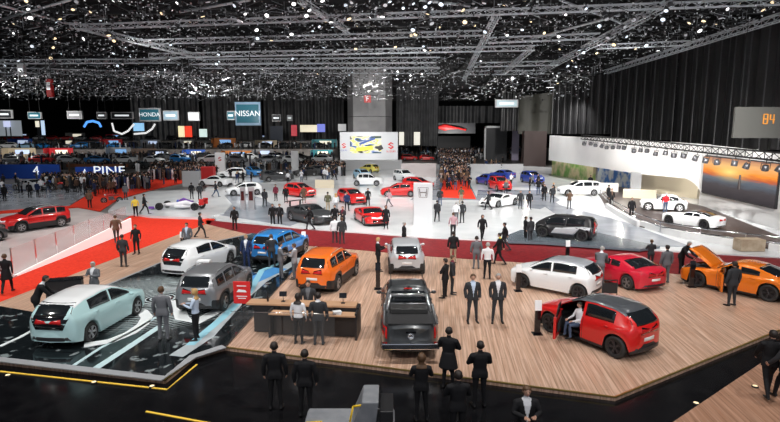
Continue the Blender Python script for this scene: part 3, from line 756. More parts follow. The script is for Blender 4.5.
# right-hand group
c, bv = car('hatch', P_WHITE, roof=mat('paint_silver_roof', (.40, .42, .46), .3, .2, coat=.8), low=P_WHITE, alloy=DALLOY, L=4.0); place_car(c, SP('hatch', L=4.0), (577, 299), (523, 288), 1)
name_car(c, 'white compact hatchback with grey roof between the two red cars')
c, bv = car('hatch', P_RED, roof=P_ROOFG, low=BLACK, alloy=DALLOY, L=4.05, W=1.8, H=1.56, r=.35, door=True); place_car(c, SP('hatch', L=4.05, W=1.8), (615, 358), (549, 332), 1)
name_car(c, 'red crossover hatchback with dark striped roof and open driver door'); JUKE = c
c, bv = car('coupe', P_CRIM, low=P_CRIM, alloy=mat('mid_alloy', (.35, .35, .37), .3, .8)); place_car(c, SP('coupe'), (623, 288.5), (588, 277), 1)
name_car(c, 'crimson red two door coupe parked beyond the white compact hatchback')
c, bv = car('gtr', P_GTR, low=BLACK, alloy=DALLOY, door=True, hood=True); place_car(c, SP('gtr'), (770, 302), (694.5, 286.5), 1)
name_car(c, 'gold orange sports coupe with raised hood and open door'); GTR = c
MB().box((-2.1, 0, 1.22), (.30, 1.5, .035)).box((-2.05, .55, 1.13), (.12, .05, .18)).box((-2.05, -.55, 1.13), (.12, .05, .18)).build('rear_wing', P_GTR, c, bevel=.01)
# left stands
c, bv = car('suv', P_RED, roof=P_ROOFG, low=BLACK, rails=True, clad=1); place_car(c, SP('suv'), (65, 226.5), (18.5, 233), 1)
name_car(c, 'red crossover with silver roof rails on the pale stand')
c, bv = car('sedan', P_DGREY, low=BLACK); place_car(c, SP('sedan'), (-45, 249), (-9, 243), -1)
name_car(c, 'dark car cut off by the picture edge in front of the red crossover')
c, bv = car('coupe', P_LGREY, H=1.34); place_car(c, SP('coupe', H=1.34), (33, 191), (13, 190), 1)
name_car(c, 'silver coupe on the grey stand before the blue banner wall')
# Honda and neighbour stands
def quick(kind, colour, rear, front, side, label, **kw):
    c, _ = car(kind, colour, far=kw.pop('far', False), **kw); spx = SP(kind, **{k: v for k, v in kw.items() if k in ('L', 'W', 'H', 'wb', 'fo')}); place_car(c, spx, rear, front, side)
    return name_car(c, label)
quick('hatch', P_WHITE, (258, 195), (233, 196), 1, 'white hatchback on the white stand beside the silver kiosks', H=1.45)
c = quick('gtr', P_DGREY, (292, 221), (311, 225), -1, 'dark grey racing coupe with a big rear wing', low=BLACK)
MB().box((-2.15, 0, 1.5), (.36, 1.8, .04)).box((-2.1, .5, 1.28), (.2, .04, .42)).box((-2.1, -.5, 1.28), (.2, .04, .42)).build('rear_wing', BLACK, c)
quick('hatch', P_RED, (285, 196), (303, 198), -1, 'small red hatchback behind the dark racing coupe')
c = quick('hatch', P_RED, (336, 201), (353, 206), -1, 'red hot hatchback behind the red supercar', L=4.4, H=1.44)
c = quick('sports', P_RED, (352, 218), (368, 228), -1, 'red low supercar facing us on the white stand', low=BLACK)
quick('hatch', P_RED, (410, 197), (388, 197), 1, 'red hatchback left of the tall white totem', H=1.5)
quick('suv', P_WHITE, (393, 180), (405, 182), -1, 'white crossover near the totem in the middle stand')
quick('hatch', P_YEL, (372, 173), (360, 172), 1, 'yellow small car under the big white advertising wall')
quick('hatch', P_LBLUE, (352, 178), (363, 180), -1, 'light blue small car beside the yellow one')
quick('suv', P_WHITE, (360, 186), (373, 186), -1, 'white boxy car seen from the front below the yellow one', L=3.7)
quick('hatch', P_BLUE, (243, 175), (256, 177), -1, 'blue hatchback behind the white wall of the middle stand')
c = quick('suv', P_DGREY, (266, 182), (292, 181), -1, 'large dark car with red trim in the middle stand', L=5.0, wb=3.0)
quick('hatch', P_RBLUE, (489, 186), (474, 183), 1, 'deep blue car left of the red crossover', L=4.5)
quick('sedan', P_RBLUE, (507, 180), (489, 178), 1, 'deep blue sedan behind the red crossover', L=4.7)
quick('suv', P_RED, (486, 188), (500, 192), -1, 'red crossover between the blue cars and the white sports car')
quick('sports', P_WHITE, (516, 205), (497, 208), 1, 'white low sports car on the grey display floor')
quick('suv', P_RBLUE, (521, 182), (532, 184), -1, 'blue car facing us beside the dark partition')
c = quick('suv', P_WHITE, (596, 196), (566, 196), 1, 'white large crossover on the low platform by the cream wall', L=4.9, wb=2.9)

c, _ = car('retro', P_WHITE, alloy=WHITE); place_car(c, SP('retro'), (679, 212), (648.5, 210.5), 1, .1); name_car(c, 'white retro concept hatchback with white wheels on the dark track')
c, _ = car('retrocoupe', P_WHITE, roof=P_BLACK, alloy=DALLOY); place_car(c, SP('retrocoupe'), (704.5, 229.5), (667, 224), 1, .1); name_car(c, 'white retro concept coupe with black roof in front of the retro hatchback')
# concept pod: silver lower body, black upper body
c, bvp = car('pod', P_BLACK, roof=P_BLACK, low=BLACK, alloy=DALLOY); place_car(c, SP('pod'), (578, 241), (545.5, 237.5), 1, .15)
name_car(c, 'black and silver boxy concept car on the round grey platform')
decal(bvp, grid4((6, -.7, .40), (6, .7, .40), (6, .62, 1.1), (6, -.62, 1.1), 8, 6), (-1, 0, 0), .015, .02, 'front_panel', GLOSSB, c)
decal(bvp, grid4((-6, .55, .5), (-6, .86, .5), (-6, .80, 1.2), (-6, .55, 1.2), 4, 6), (1, -.1, 0), .02, .02, 'light_panel', REDL, c)
for s_ in (1, -1):
    decal(bvp, grid4((-.72, s_ * 3, .36), (.72, s_ * 3, .36), (.45, s_ * 3, .72), (-1.25, s_ * 3, .93), 10, 5), (0, -s_, 0), .014, .02, 'silver_side_panel', P_LGREY, c)
    decal(bvp, grid4((-1.80, s_ * 3, .62), (-.95, s_ * 3, .84), (-1.2, s_ * 3, .93), (-1.82, s_ * 3, .90), 6, 3), (0, -s_, 0), .016, .02, 'silver_rear_panel', P_LGREY, c)

# ------------------------------------------------------------------ people
SKIN = mat('skin', (.55, .32, .23), .5); SHOE = mat('shoe', (.012, .011, .01), .35)
HAIRC = {k: mat('hair_' + k, v, .6) for k, v in dict(dark=(.018, .012, .01), brown=(.09, .045, .02), grey=(.35, .34, .33), blond=(.45, .28, .11)).items()}
EYE = mat('eye', (.02, .015, .012), .3); LIP = mat('lip', (.4, .14, .12), .5)
CL = {k: mat('cloth_' + k, v, .75, spec=.2) for k, v in dict(black=(.012, .012, .014), charcoal=(.035, .037, .042), grey=(.13, .135, .15), lgrey=(.30, .30, .32), navy=(.02, .035, .10), white=(.75, .76, .8),
      blue=(.12, .2, .4), pink=(.55, .36, .40), red=(.6, .02, .03), khaki=(.36, .29, .2), brown=(.13, .08, .055), olive=(.10, .10, .06), jeans=(.07, .10, .17), cream=(.55, .5, .42), maroon=(.16, .02, .04), yellow=(.75, .6, .08), lblue=(.5, .6, .75)).items()}
def limb(mb, pts, n=10):
    """ellipse loft: pts = (centre, rx, ry)"""
    vs = []; fs = []; k = len(pts)
    for i, (c, rx, ry) in enumerate(pts):
        c = Vector(c); a = Vector(pts[max(i - 1, 0)][0]); b_ = Vector(pts[min(i + 1, k - 1)][0]); d = (b_ - a).normalized()
        u = Vector((1, 0, 0)); u = (u - d * u.dot(d)); u = u.normalized() if u.length > .1 else Vector((0, 1, 0)); v = d.cross(u)
        for j in range(n):
            t = 2 * PI * j / n; vs.append(c + u * math.cos(t) * rx + v * math.sin(t) * ry)
    for i in range(k - 1):
        for j in range(n): fs.append((i * n + j, i * n + (j + 1) % n, (i + 1) * n + (j + 1) % n, (i + 1) * n + j))
    fs += [tuple(range(n - 1, -1, -1)), tuple(range((k - 1) * n, k * n))]
    mb.add(vs, fs)
def seg_d(p, a, b_):
    ab = b_ - a; t = max(0, min(1, (p - a).dot(ab) / max(ab.length_squared, 1e-9))); return (p - (a + ab * t)).length
POSES = {
 # L/R: elbow, hand ; knee, ankle ; torso lean
 'stand': dict(L=((-.25, -.02, 1.17), (-.26, .05, .91)), R=((.25, -.02, 1.17), (.26, .05, .91)), KL=((-.10, .01, .51), (-.12, -.01, .09)), KR=((.10, .01, .51), (.12, -.01, .09))),
 'pockets': dict(L=((-.245, -.05, 1.17), (-.225, .05, .92)), R=((.245, -.05, 1.17), (.225, .05, .92)), KL=((-.12, .02, .51), (-.15, 0, .09)), KR=((.12, .03, .51), (.15, .04, .09))),
 'walk': dict(L=((-.25, .08, 1.18), (-.25, .24, .98)), R=((.25, -.12, 1.18), (.26, -.14, .92)), KL=((-.09, -.10, .52), (-.09, -.36, .16)), KR=((.09, .20, .54), (.09, .27, .09))),
 'phone': dict(L=((-.26, .06, 1.19), (-.10, .33, 1.26)), R=((.26, .06, 1.19), (.10, .33, 1.24)), KL=((-.10, .02, .51), (-.12, 0, .09)), KR=((.11, .02, .51), (.15, .03, .09))),
 'crossed': dict(L=((-.27, .08, 1.17), (.08, .20, 1.22)), R=((.27, .08, 1.17), (-.08, .18, 1.16)), KL=((-.10, .01, .51), (-.12, 0, .09)), KR=((.10, .01, .51), (.13, .02, .09))),
 'talk': dict(L=((-.25, -.01, 1.17), (-.26, .06, .91)), R=((.29, .10, 1.20), (.24, .36, 1.27)), KL=((-.10, .01, .51), (-.13, -.02, .09)), KR=((.11, .03, .51), (.15, .05, .09))),
 'lean': dict(lean=.45, L=((-.22, .42, 1.05), (-.16, .66, .98)), R=((.22, .42, 1.03), (.16, .64, .94)), KL=((-.10, .03, .51), (-.13, -.02, .09)), KR=((.11, .05, .51), (.14, .06, .09))),
 'sit': dict(sit=1, L=((-.24, .10, .72), (-.14, .36, .66)), R=((.24, .10, .72), (.14, .36, .66)), KL=((-.12, .44, .50), (-.14, .42, .09)), KR=((.12, .44, .50), (.15, .46, .09))),
}
def body_proto(pose, coat=False, fingers=True, vox=.017):
    q = POSES[pose]; lean = q.get('lean', 0); dz = -.43 if q.get('sit') else 0
    def T(p):   # the torso tips forward about the hips
        p = Vector(p); h = p.z - .95
        if lean and h > 0: return Vector((p.x, p.y + math.sin(lean) * h, .95 + math.cos(lean) * h))
        return Vector((p.x, p.y, p.z + dz))
    mb = MB(); segs = []
    tor = [((0, 0, .86), .155, .11), ((0, 0, .95), .17, .115), ((0, .005, 1.08), .145, .10), ((0, .005, 1.22), .165, .11), ((0, 0, 1.36), .185, .11), ((0, -.01, 1.44), .15, .085), ((0, -.01, 1.49), .075, .06)]
    limb(mb, [(T(c), a, b_) for c, a, b_ in tor], 14)
    segs += [('top', T((0, 0, .98)), T((0, 0, 1.42)), .15), ('bot', T((0, 0, .86)), T((0, 0, .93)), .15)]
    limb(mb, [(T((0, -.01, 1.46)), .055, .055), (T((0, 0, 1.58)), .052, .052)])
    segs.append(('skin', T((0, 0, 1.515)), T((0, 0, 1.6)), .05))
    hc = T((0, .015, 1.665)); limb(mb, [(T((0, .02, 1.555)), .032, .03), (T((0, .022, 1.585)), .055, .07), (T((0, .015, 1.63)), .072, .088), (T((0, .01, 1.68)), .077, .097), (T((0, 0, 1.73)), .068, .085), (T((0, 0, 1.765)), .035, .045)], 12)
    mb.ball(T((0, .115, 1.645)), (.013, .022, .022), 6)
    for s in (-1, 1): mb.ball(T((s * .078, 0, 1.65)), (.012, .02, .032), 6)
    segs.append(('head', T((0, .01, 1.60)), T((0, .01, 1.72)), .07))
    hands = []
    for s, key in ((-1, 'L'), (1, 'R')):
        e, h = map(Vector, q[key])
        sh = T((s * .185, -.01, 1.40))
        if q.get('sit'): pass
        limb(mb, [(T((s * .13, -.01, 1.41)), .06, .06), (sh, .062, .062), (sh.lerp(e, .5), .052, .052), (e, .043, .043), (e.lerp(h, .4), .042, .042), (e.lerp(h, .92), .029, .029)])
        d = (h - e).normalized(); pe = h + d * .055
        limb(mb, [(h - d * .03, .026, .026), (h + d * .02, .018, .034), (pe, .018, .04), (pe + d * .02, .016, .038)])
        segs += [('arm', sh, e, .055), ('arm', e, h - d * .02, .04), ('skin', h + d * .01, pe + d * .02, .03)]
        hands.append((h, pe, d, s))
        k, a = map(Vector, (q['K' + key])); hip = Vector((s * .09, 0, .90 + dz))
        limb(mb, [(hip + Vector((0, 0, .04)), .085, .095), (hip.lerp(k, .35), .083, .088), (k, .058, .06), (k.lerp(a, .35), .056, .060), (a, .040, .042)])
        fdir = Vector((s * .12, 1, 0)).normalized(); f0 = Vector((a.x, a.y, .0)); up = a.z - .09
        limb(mb, [(a + Vector((0, 0, .02)), .042, .042), (f0 + Vector((0, -.035, .05 + up)), .042, .05), (f0 + Vector((0, -.02, .035 + up)) + fdir * .06, .043, .034), (f0 + Vector((0, 0, .026 + up)) + fdir * .16, .045, .026), (f0 + Vector((0, 0, .02 + up)) + fdir * .21, .03, .018)])
        segs += [('bot', hip, k, .08), ('bot', k, a + Vector((0, 0, .0)), .05), ('shoe', a + Vector((0, -.02, -.055)), a + Vector((0, .18, -.065)), .04)]
    if coat:
        limb(mb, [(T((0, 0, .62)), .23, .17), (T((0, 0, .85)), .19, .14), (T((0, 0, 1.05)), .155, .115)], 14)
        segs.append(('top', T((0, 0, .68)), T((0, 0, .9)), .2))
    me = mb.mesh('body_raw', SKIN); o = link('raw', me)
    md = o.modifiers.new('r', 'REMESH'); md.mode = 'VOXEL'; md.voxel_size = vox
    m2 = o.modifiers.new('s', 'SMOOTH'); m2.iterations = 2; m2.factor = .5
    dg = bpy.context.evaluated_depsgraph_get(); me2 = bpy.data.meshes.new_from_object(o.evaluated_get(dg)); bpy.data.objects.remove(o)
    V = [v.co.copy() for v in me2.vertices]; NR = [v.normal.copy() for v in me2.vertices]; F = [tuple(p.vertices) for p in me2.polygons]
    kind = {}
    LAB = []
    for f in F:
        c = sum((V[i] for i in f), Vector()) / len(f); best = None
        for nm, a, b_, r in segs:
            dd = seg_d(c, a, b_) - r
            if best is None or dd < best[0]: best = (dd, nm)
        LAB.append(best[1])
    mi = [dict(skin=0, head=0, top=1, arm=1, bot=2, shoe=3)[l] for l in LAB]
    out = MB(); out.add(V, F, 0, True); out.m = mi
    if fingers:
        for h, pe, d, s in hands:
            side = Vector((1, 0, 0)) if abs(d.x) < .8 else Vector((0, 0, 1)); side = (side - d * side.dot(d)).normalized(); pal = d.cross(side) * (1 if d.cross(side).y > 0 or abs(d.y) > .5 else -1)
            if abs(d.z) > .6: side = Vector((0, 1, 0)); side = (side - d * side.dot(d)).normalized(); pal = Vector((-s, 0, 0))
            for k, (o_, ln) in enumerate([(-.028, .058), (-.010, .070), (.010, .076), (.028, .068)]):
                b0 = pe + side * o_; b1 = b0 + d * ln * .55 + pal * .008; b2 = b1 + d * ln * .35 + pal * .028
                out.bar(b0 - d * .01, b1, .0095, 6, 0, .0085, smooth=True).bar(b1, b2, .0085, 6, 0, .0065, smooth=True)
            t0 = h + d * .02 + side * .028; t1 = t0 + side * .030 + d * .030 + pal * .008; out.bar(t0, t1, .012, 6, 0, .010, smooth=True).bar(t1, t1 + d * .032 + pal * .008, .010, 6, 0, .008, smooth=True)
        hd = T((0, 0, 1.66)) - Vector((0, 0, 1.66))
        for s in (-1, 1):
            out.ball(T((s * .029, .104, 1.668)), (.011, .006, .006), 6, 4)
        out.box(T((0, .102, 1.612)), (.045, .008, .009), 5)
    body = out.mesh('person', [SKIN, CL['white'], CL['black'], SHOE, EYE, LIP]); body.validate()
    def shell(name, sel, off, m):
        idx = {}; vs = []; fs = []
        fset = [f for f, l in zip(F, LAB) if sel(sum((V[i] for i in f), Vector()) / len(f), l, sum((NR[i] for i in f), Vector()) / len(f))]
        for f in fset:
            for i in f:
                if i not in idx: idx[i] = len(vs); vs.append(V[i] + NR[i] * off(V[i]))
        fs = [[idx[i] for i in f] for f in fset]
        n = len(vs); inner = [V[i] + NR[i] * .001 for i in idx]
        # rim
        ec = {}
        for f in fs:
            for a, b_ in zip(f, f[1:] + f[:1]): ec[(a, b_)] = 1
        rim = [(b_, a, a + n, b_ + n) for (a, b_) in ec if (b_, a) not in ec]
        x = MB(); x.add(vs + inner, fs + rim, 0, True); return x.mesh(name, m)
    inv = T((0, 0, 1.3)) - Vector((0, 0, 1.3))
    def jsel(c, l, n):
        if l not in ('top', 'arm', 'bot'): return False
        zz = c.z - dz
        if lean: zz = .95 + (c.z - .95) / math.cos(lean) if c.z > .95 else c.z
        if l == 'bot' and (zz < .82 or abs(c.x) > .26): return False
        if l == 'bot' and q.get('sit'): return False
        if zz > 1.475 and l != 'arm': return False
        if n.y > .25 and l != 'arm' and abs(c.x) < .012 + .07 * max(0, (zz - 1.08) / .36): return False
        return True
    jacket = shell('jacket', jsel, lambda v: .014 + .012 * max(0, min(1, (1.1 - (v.z - dz)) / .3)), CL['charcoal'])
    def hsel(c, l, n):
        if l != 'head': return False
        p = c - (T((0, 0, 1.66)) - Vector((0, 0, 1.66)))
        return p.z > 1.725 or (p.y < .0 and p.z > 1.60) or (p.z > 1.70 and abs(p.x) > .03) or (p.y < .045 and p.z > 1.675)
    hair = shell('hair', hsel, lambda v: .013, HAIRC['dark'])
    def lsel(c, l, n):
        if l not in ('head', 'skin', 'top'): return False
        p = c - (T((0, 0, 1.66)) - Vector((0, 0, 1.66)))
        if p.z < 1.42: return False
        return p.z > 1.735 or (p.y < -.01 and abs(p.x) < .13) or (p.z > 1.6 and p.y < .04)
    long_hair = shell('hair', lsel, lambda v: .028, HAIRC['brown'])
    bpy.data.meshes.remove(me2)
    return dict(body=body, jacket=jacket, hair=hair, long=long_hair)
PR = {}
def proto(pose, coat=False):
    k = (pose, coat)
    if k not in PR: PR[k] = body_proto(pose, coat)
    return PR[k]
PEOPLE = []
def person(loc, face, pose='stand', top='white', jacket=None, legs='black', hair='dark', long=False, coat=False, label=None, group=None, hgt=1.76, skin=None, plain=False):
    """face: degrees, 0 looks away from the camera, 180 looks at it, 90 looks left"""
    p = proto(pose, coat)
    o = link('person', p['body']); o.location = loc; o.rotation_euler = (0, 0, R(face))
    s = hgt / 1.78; o.scale = (s * (1.0 if long else 1.08), s * 1.08, s)
    tag(o, label, 'person', group)
    mm = list(o.material_slots)
    for i, m in ((1, CL[top]), (2, CL[legs])): mm[i].link = 'OBJECT'; mm[i].material = m
    if hair:
        h = link('hair', p['long' if long else 'hair'], o); h.material_slots[0].link = 'OBJECT'; h.material_slots[0].material = HAIRC[hair]
    if jacket:
        j = link('jacket', p['jacket'], o); j.material_slots[0].link = 'OBJECT'; j.material_slots[0].material = CL[jacket]
    PEOPLE.append((loc[0], loc[1])); return o
def pp(px, py, face, pose, top, jacket, legs, hair, label, z=None, **kw):
    g = ground(px, py) if z is None else P(px, py, z)
    return person(g, face, pose, top, jacket, legs, hair, label=label, **kw)

# on and around the wood stand
pp(38, 325, -60, 'lean', 'white', 'black', 'black', 'dark', 'man in dark suit bending toward the rear of the mint hatchback', hgt=1.9)
B1 = pp(96, 303, 170, 'phone', 'white', 'grey', 'charcoal', 'grey', 'man in grey suit holding a white tablet beyond the mint hatchback')
pp(164, 340, 0, 'stand', 'lgrey', 'grey', 'grey', 'brown', 'man in grey suit with his back to us on the glass platform', hgt=1.88)
pp(197, 340, 90, 'phone', 'lblue', None, 'black', 'blond', 'blond woman in pale blouse and black trousers behind the silver crossover', hgt=1.8, long=True)
pp(8, 293, 20, 'walk', 'black', None, 'black', 'brown', 'woman in black dress walking on the red carpet', coat=True, hgt=1.8)
pp(124, 267, 0, 'stand', 'olive', 'charcoal', 'charcoal', 'dark', 'man in dark grey suit with his back to us beside the red carpet')
pp(137, 254, 180, 'stand', 'black', None, 'black', 'brown', 'person dressed all in black standing at the red carpet edge')
pp(117, 243, 30, 'walk', 'khaki', 'brown', 'charcoal', 'brown', 'man in brown jacket striding along the end of the white wedge wall', hgt=1.85)
pp(188, 252, 180, 'stand', 'lblue', 'grey', 'charcoal', 'dark', 'man in grey suit behind the white kiosk panel near the white electric hatchback')
pp(201, 238, -60, 'walk', 'black', 'charcoal', 'charcoal', 'dark', 'dark clothed man striding right on the dim red carpet')
pp(247, 268, 175, 'stand', 'white', 'navy', 'navy', 'blond', 'blond man in navy suit left of the blue crossover')
pp(272, 267, 20, 'talk', 'white', 'charcoal', 'charcoal', 'brown', 'man in charcoal jacket close behind the blue crossover')
pp(281, 278, -70, 'talk', 'white', 'grey', 'grey', 'dark', 'man in mid grey suit shaking hands, left of the pair by the orange crossover')
pp(295, 279, 80, 'phone', 'white', 'lgrey', 'grey', 'brown', 'man in pale grey suit beside the left rear of the orange crossover')
pp(299, 344, -10, 'stand', 'white', None, 'black', 'dark', 'woman in white blouse with dark hair standing at the counter', long=True)
pp(319, 345, 0, 'stand', 'white', 'charcoal', 'charcoal', 'dark', 'man in charcoal suit standing at the counter seen from behind', hgt=1.82)
pp(309, 327, 180, 'stand', 'grey', 'charcoal', 'black', 'dark', 'staff member with patterned tie behind the counter')
B2 = pp(378, 271, -80, 'phone', 'white', 'black', 'black', 'blond', 'light haired man in black suit holding papers beside the light grey small crossover')
pp(472, 322, 185, 'pockets', 'lblue', 'charcoal', 'charcoal', 'brown', 'left man of the suited pair walking toward us, pale blue shirt', hgt=1.86)
pp(497, 322, 175, 'pockets', 'white', 'charcoal', 'charcoal', 'grey', 'right man of the suited pair walking toward us, white shirt', hgt=1.88)
pp(445, 298, 60, 'crossed', 'black', 'black', 'black', 'dark', 'dark clothed person talking beside the pickup cab', hgt=1.75)
pp(452, 294, -100, 'stand', 'maroon', 'charcoal', 'charcoal', 'brown', 'brown haired man facing the dark clothed person beside the pickup')
pp(453, 263, 0, 'stand', 'black', 'black', 'khaki', 'dark', 'man in black jacket and khaki trousers seen from behind on the dim red carpet')
pp(476, 269, 0, 'stand', 'lgrey', 'grey', 'grey', 'dark', 'man in grey suit seen from behind beside the white shirted man')
pp(487, 279, -10, 'stand', 'white', None, 'black', 'grey', 'man in white shirt and black trousers seen from behind', hgt=1.82)
pp(499, 265, 60, 'walk', 'yellow', 'black', 'black', 'dark', 'man in black jacket with yellow trim right of the white shirted man')
pp(504, 251, 70, 'walk', 'black', 'black', 'charcoal', 'dark', 'person in black at the dim red carpet edge near the round platform')
pp(482, 241, 180, 'walk', 'black', 'black', 'black', 'dark', 'woman in black walking toward us on the white floor', long=True)
pp(453, 238, 0, 'stand', 'pink', None, 'charcoal', 'brown', 'man in pink shirt seen from behind on the white floor')
pp(456, 224, 0, 'stand', 'white', None, 'grey', 'grey', 'grey haired person in white top ahead of the pink shirted man')
pp(462, 223, 10, 'stand', 'charcoal', 'charcoal', 'charcoal', 'dark', 'dark suited man right of the grey haired person in white')
pp(437, 222, -20, 'walk', 'black', 'charcoal', 'black', 'dark', 'dark clothed man just right of the white totem base')
pp(440, 206, 0, 'stand', 'charcoal', 'charcoal', 'jeans', 'dark', 'dark suited man behind the white totem at the runner edge')
pp(461, 204, 0, 'stand', 'olive', None, 'khaki', 'brown', 'person in olive top at the near end of the red runner')
pp(488, 210, 70, 'walk', 'black', 'charcoal', 'black', 'dark', 'man in black walking left of the white low sports car')
pp(520, 209, 180, 'stand', 'charcoal', 'charcoal', 'charcoal', 'dark', 'dark suited man right of the white low sports car, left of the pair')
pp(529, 209.5, 180, 'stand', 'black', 'black', 'black', 'dark', 'man in black right of the white low sports car, right of the pair')
pp(525, 242, -90, 'talk', 'black', 'black', 'black', 'dark', 'taller man in black left of the pair on the round platform')
pp(530, 243.5, 30, 'stand', 'charcoal', 'charcoal', 'charcoal', 'dark', 'man in charcoal right of the pair on the round platform')
pp(544, 201, 180, 'pockets', 'black', 'black', 'black', 'dark', 'man in black left of the pair near the cream wall')
pp(552, 203, 170, 'pockets', 'charcoal', 'charcoal', 'charcoal', 'dark', 'charcoal suited man right of the pair near the cream wall')
pp(569, 209, 0, 'phone', 'khaki', 'brown', 'grey', 'dark', 'man in brown jacket standing in front of the white large crossover')
pp(611, 207, 180, 'stand', 'brown', 'black', 'black', 'brown', 'person in brown and black next to the stand pillar')
pp(608, 202, -80, 'stand', 'black', 'black', 'black', 'dark', 'dark clothed person behind the one in brown at the pillar')
pp(631, 219, 180, 'stand', 'black', 'black', 'black', 'dark', 'man in black suit alone on the dark track')
pp(665, 212.5, 0, 'stand', 'red', None, 'jeans', 'grey', 'man in red shirt beside the white retro hatchback')
pp(599, 284.5, -30, 'lean', 'white', 'grey', 'grey', 'grey', 'grey haired man in grey suit bending over the crimson coupe', hgt=1.85)
pp(650, 268, 0, 'phone', 'charcoal', 'charcoal', 'charcoal', 'brown', 'person with brown hair photographing beyond the crimson coupe', hgt=1.55)
pp(665, 283, 10, 'stand', 'charcoal', 'grey', 'grey', 'dark', 'man in grey suit with his back to us right of the crimson coupe', hgt=1.84)
pp(680, 274, -150, 'lean', 'black', 'black', 'black', 'grey', 'man in black jacket bending toward the open hood of the sports coupe', hgt=1.85)
pp(731, 306, 10, 'stand', 'charcoal', 'charcoal', 'charcoal', 'dark', 'man in charcoal suit at the open door of the gold orange sports coupe', hgt=1.88)
# dark figures in the foreground
pp(276, 409, 5, 'stand', 'black', 'black', 'black', 'dark', 'man in black suit seen from behind, left of the dark foreground pair', hgt=1.84)
pp(306, 416, 0, 'stand', 'black', 'black', 'black', 'dark', 'man in black suit seen from behind, right of the dark foreground pair', hgt=1.78)
pp(421, 421, 0, 'phone', 'black', 'black', 'black', 'brown', 'dark clothed woman at the foot of the stage beside the console', hgt=1.78, long=True)
pp(457, 444, 5, 'crossed', 'black', 'black', 'black', 'dark', 'broad person in black nearest the stage front, cut off by the lower picture edge', hgt=1.8)
pp(448, 388, -20, 'crossed', 'black', 'black', 'black', 'dark', 'person in black coat with folded arms at the stage edge', hgt=1.8, coat=True)
pp(479, 407, 5, 'crossed', 'black', 'black', 'black', 'dark', 'man in black jacket carrying a bag, standing before the stage edge', hgt=1.82)
pp(524, 462, 180, 'phone', 'white', 'black', 'black', 'brown', 'person facing us in black jacket and pale shirt with a lanyard', hgt=1.78)
pp(767, 396, -20, 'walk', 'black', 'black', 'black', 'dark', 'man in black walking on the brown corner boards', hgt=1.86)
pp(783, 402, 20, 'walk', 'black', 'charcoal', 'black', 'dark', 'man in charcoal at the picture edge on the brown corner boards', hgt=1.84)
# seated in the two open cars
def seat_in(carobj, x, y, z, face, label, **kw):
    M = Matrix.Rotation(carobj.rotation_euler.z, 4, 'Z'); v = carobj.location + M @ Vector((x, y, z))
    return person(v, math.degrees(carobj.rotation_euler.z) + face, 'sit', label=label, **kw)
seat_in(JUKE, .16, .62, .16, -20, 'man seated sideways in the red crossover hatchback with his feet out', top='white', legs='jeans', hair='dark', hgt=1.6)
seat_in(GTR, .10, .50, -.02, -60, 'person in pale shirt sitting in the gold orange sports coupe', top='white', legs='grey', hair='dark', hgt=1.55)
# white middle stand
pp(235, 230, 175, 'stand', 'black', 'black', 'black', 'dark', 'man in black standing alone on the grey gloss floor')
pp(310, 230, 80, 'walk', 'charcoal', 'black', 'charcoal', 'dark', 'man in black walking past the front of the dark racing coupe')
pp(273, 226, 180, 'stand', 'black', 'black', 'black', 'dark', 'left of two black suited men left of the dark racing coupe')
pp(280, 226, 170, 'stand', 'charcoal', 'black', 'black', 'brown', 'right of two black suited men left of the dark racing coupe')
pp(265, 207, 0, 'walk', 'black', 'charcoal', 'charcoal', 'dark', 'person in black walking between the silver kiosks and the racing coupe')
pp(276, 201, 160, 'stand', 'maroon', 'maroon', 'black', 'dark', 'person in maroon jacket near the small red hatchback')
pp(286, 203, 180, 'stand', 'black', 'black', 'black', 'dark', 'dark suited man left of the small red hatchback')
pp(304, 203, 200, 'stand', 'brown', 'brown', 'brown', 'brown', 'person in brown right of the small red hatchback')
pp(328, 211, 0, 'stand', 'brown', 'olive', 'khaki', 'dark', 'person in olive jacket left of the red hot hatchback')
pp(336, 213, 20, 'stand', 'white', None, 'lgrey', 'blond', 'blond person in white in front of the red hot hatchback', long=True)
pp(347, 211, 190, 'pockets', 'navy', 'navy', 'black', 'dark', 'man in navy jacket in front of the red hot hatchback')
pp(335, 243, 0, 'stand', 'white', 'white', 'charcoal', 'dark', 'person in white coat seen from behind on the dim red carpet')
pp(342, 244, 10, 'stand', 'charcoal', 'charcoal', 'charcoal', 'brown', 'man in charcoal right of the person in white coat')
pp(335, 228, 180, 'stand', 'black', 'black', 'black', 'dark', 'dark clothed man between the racing coupe and the red supercar, on the left')
pp(343, 230, 150, 'crossed', 'maroon', 'charcoal', 'charcoal', 'brown', 'man in charcoal and maroon just left of the red supercar')
pp(368, 206, 180, 'stand', 'black', None, 'black', 'dark', 'person in black alone behind the red supercar', coat=True)
pp(386, 229, 180, 'stand', 'black', 'black', 'black', 'dark', 'hostess in black right beside the red supercar', coat=True, long=True)
pp(389, 207, 70, 'walk', 'pink', 'pink', 'grey', 'brown', 'woman in pink jacket striding behind the red supercar', long=True)
pp(404, 250, -80, 'stand', 'charcoal', 'black', 'black', 'grey', 'balding man in black behind the light grey small crossover')
pp(216, 197, -60, 'walk', 'charcoal', 'charcoal', 'jeans', 'dark', 'person walking right between the racing car platform and the white hatchback')
pp(192, 199, 0, 'stand', 'black', 'black', 'black', 'dark', 'left of two black clothed people behind the racing car')
pp(200, 200, 0, 'stand', 'charcoal', 'charcoal', 'black', 'dark', 'right of two black clothed people behind the racing car')
pp(136, 217, 20, 'stand', 'yellow', None, 'black', 'brown', 'person in yellow top with arms folded beside the racing car platform')
pp(145, 214, -60, 'walk', 'black', 'black', 'black', 'dark', 'man in black walking beside the person in yellow')
pp(90, 208, 10, 'stand', 'brown', 'brown', 'black', 'brown', 'person in brown jacket behind the red crossover on the left stand')
pp(126, 200, 0, 'stand', 'charcoal', 'grey', 'charcoal', 'grey', 'grey haired man beside the motorcycle')
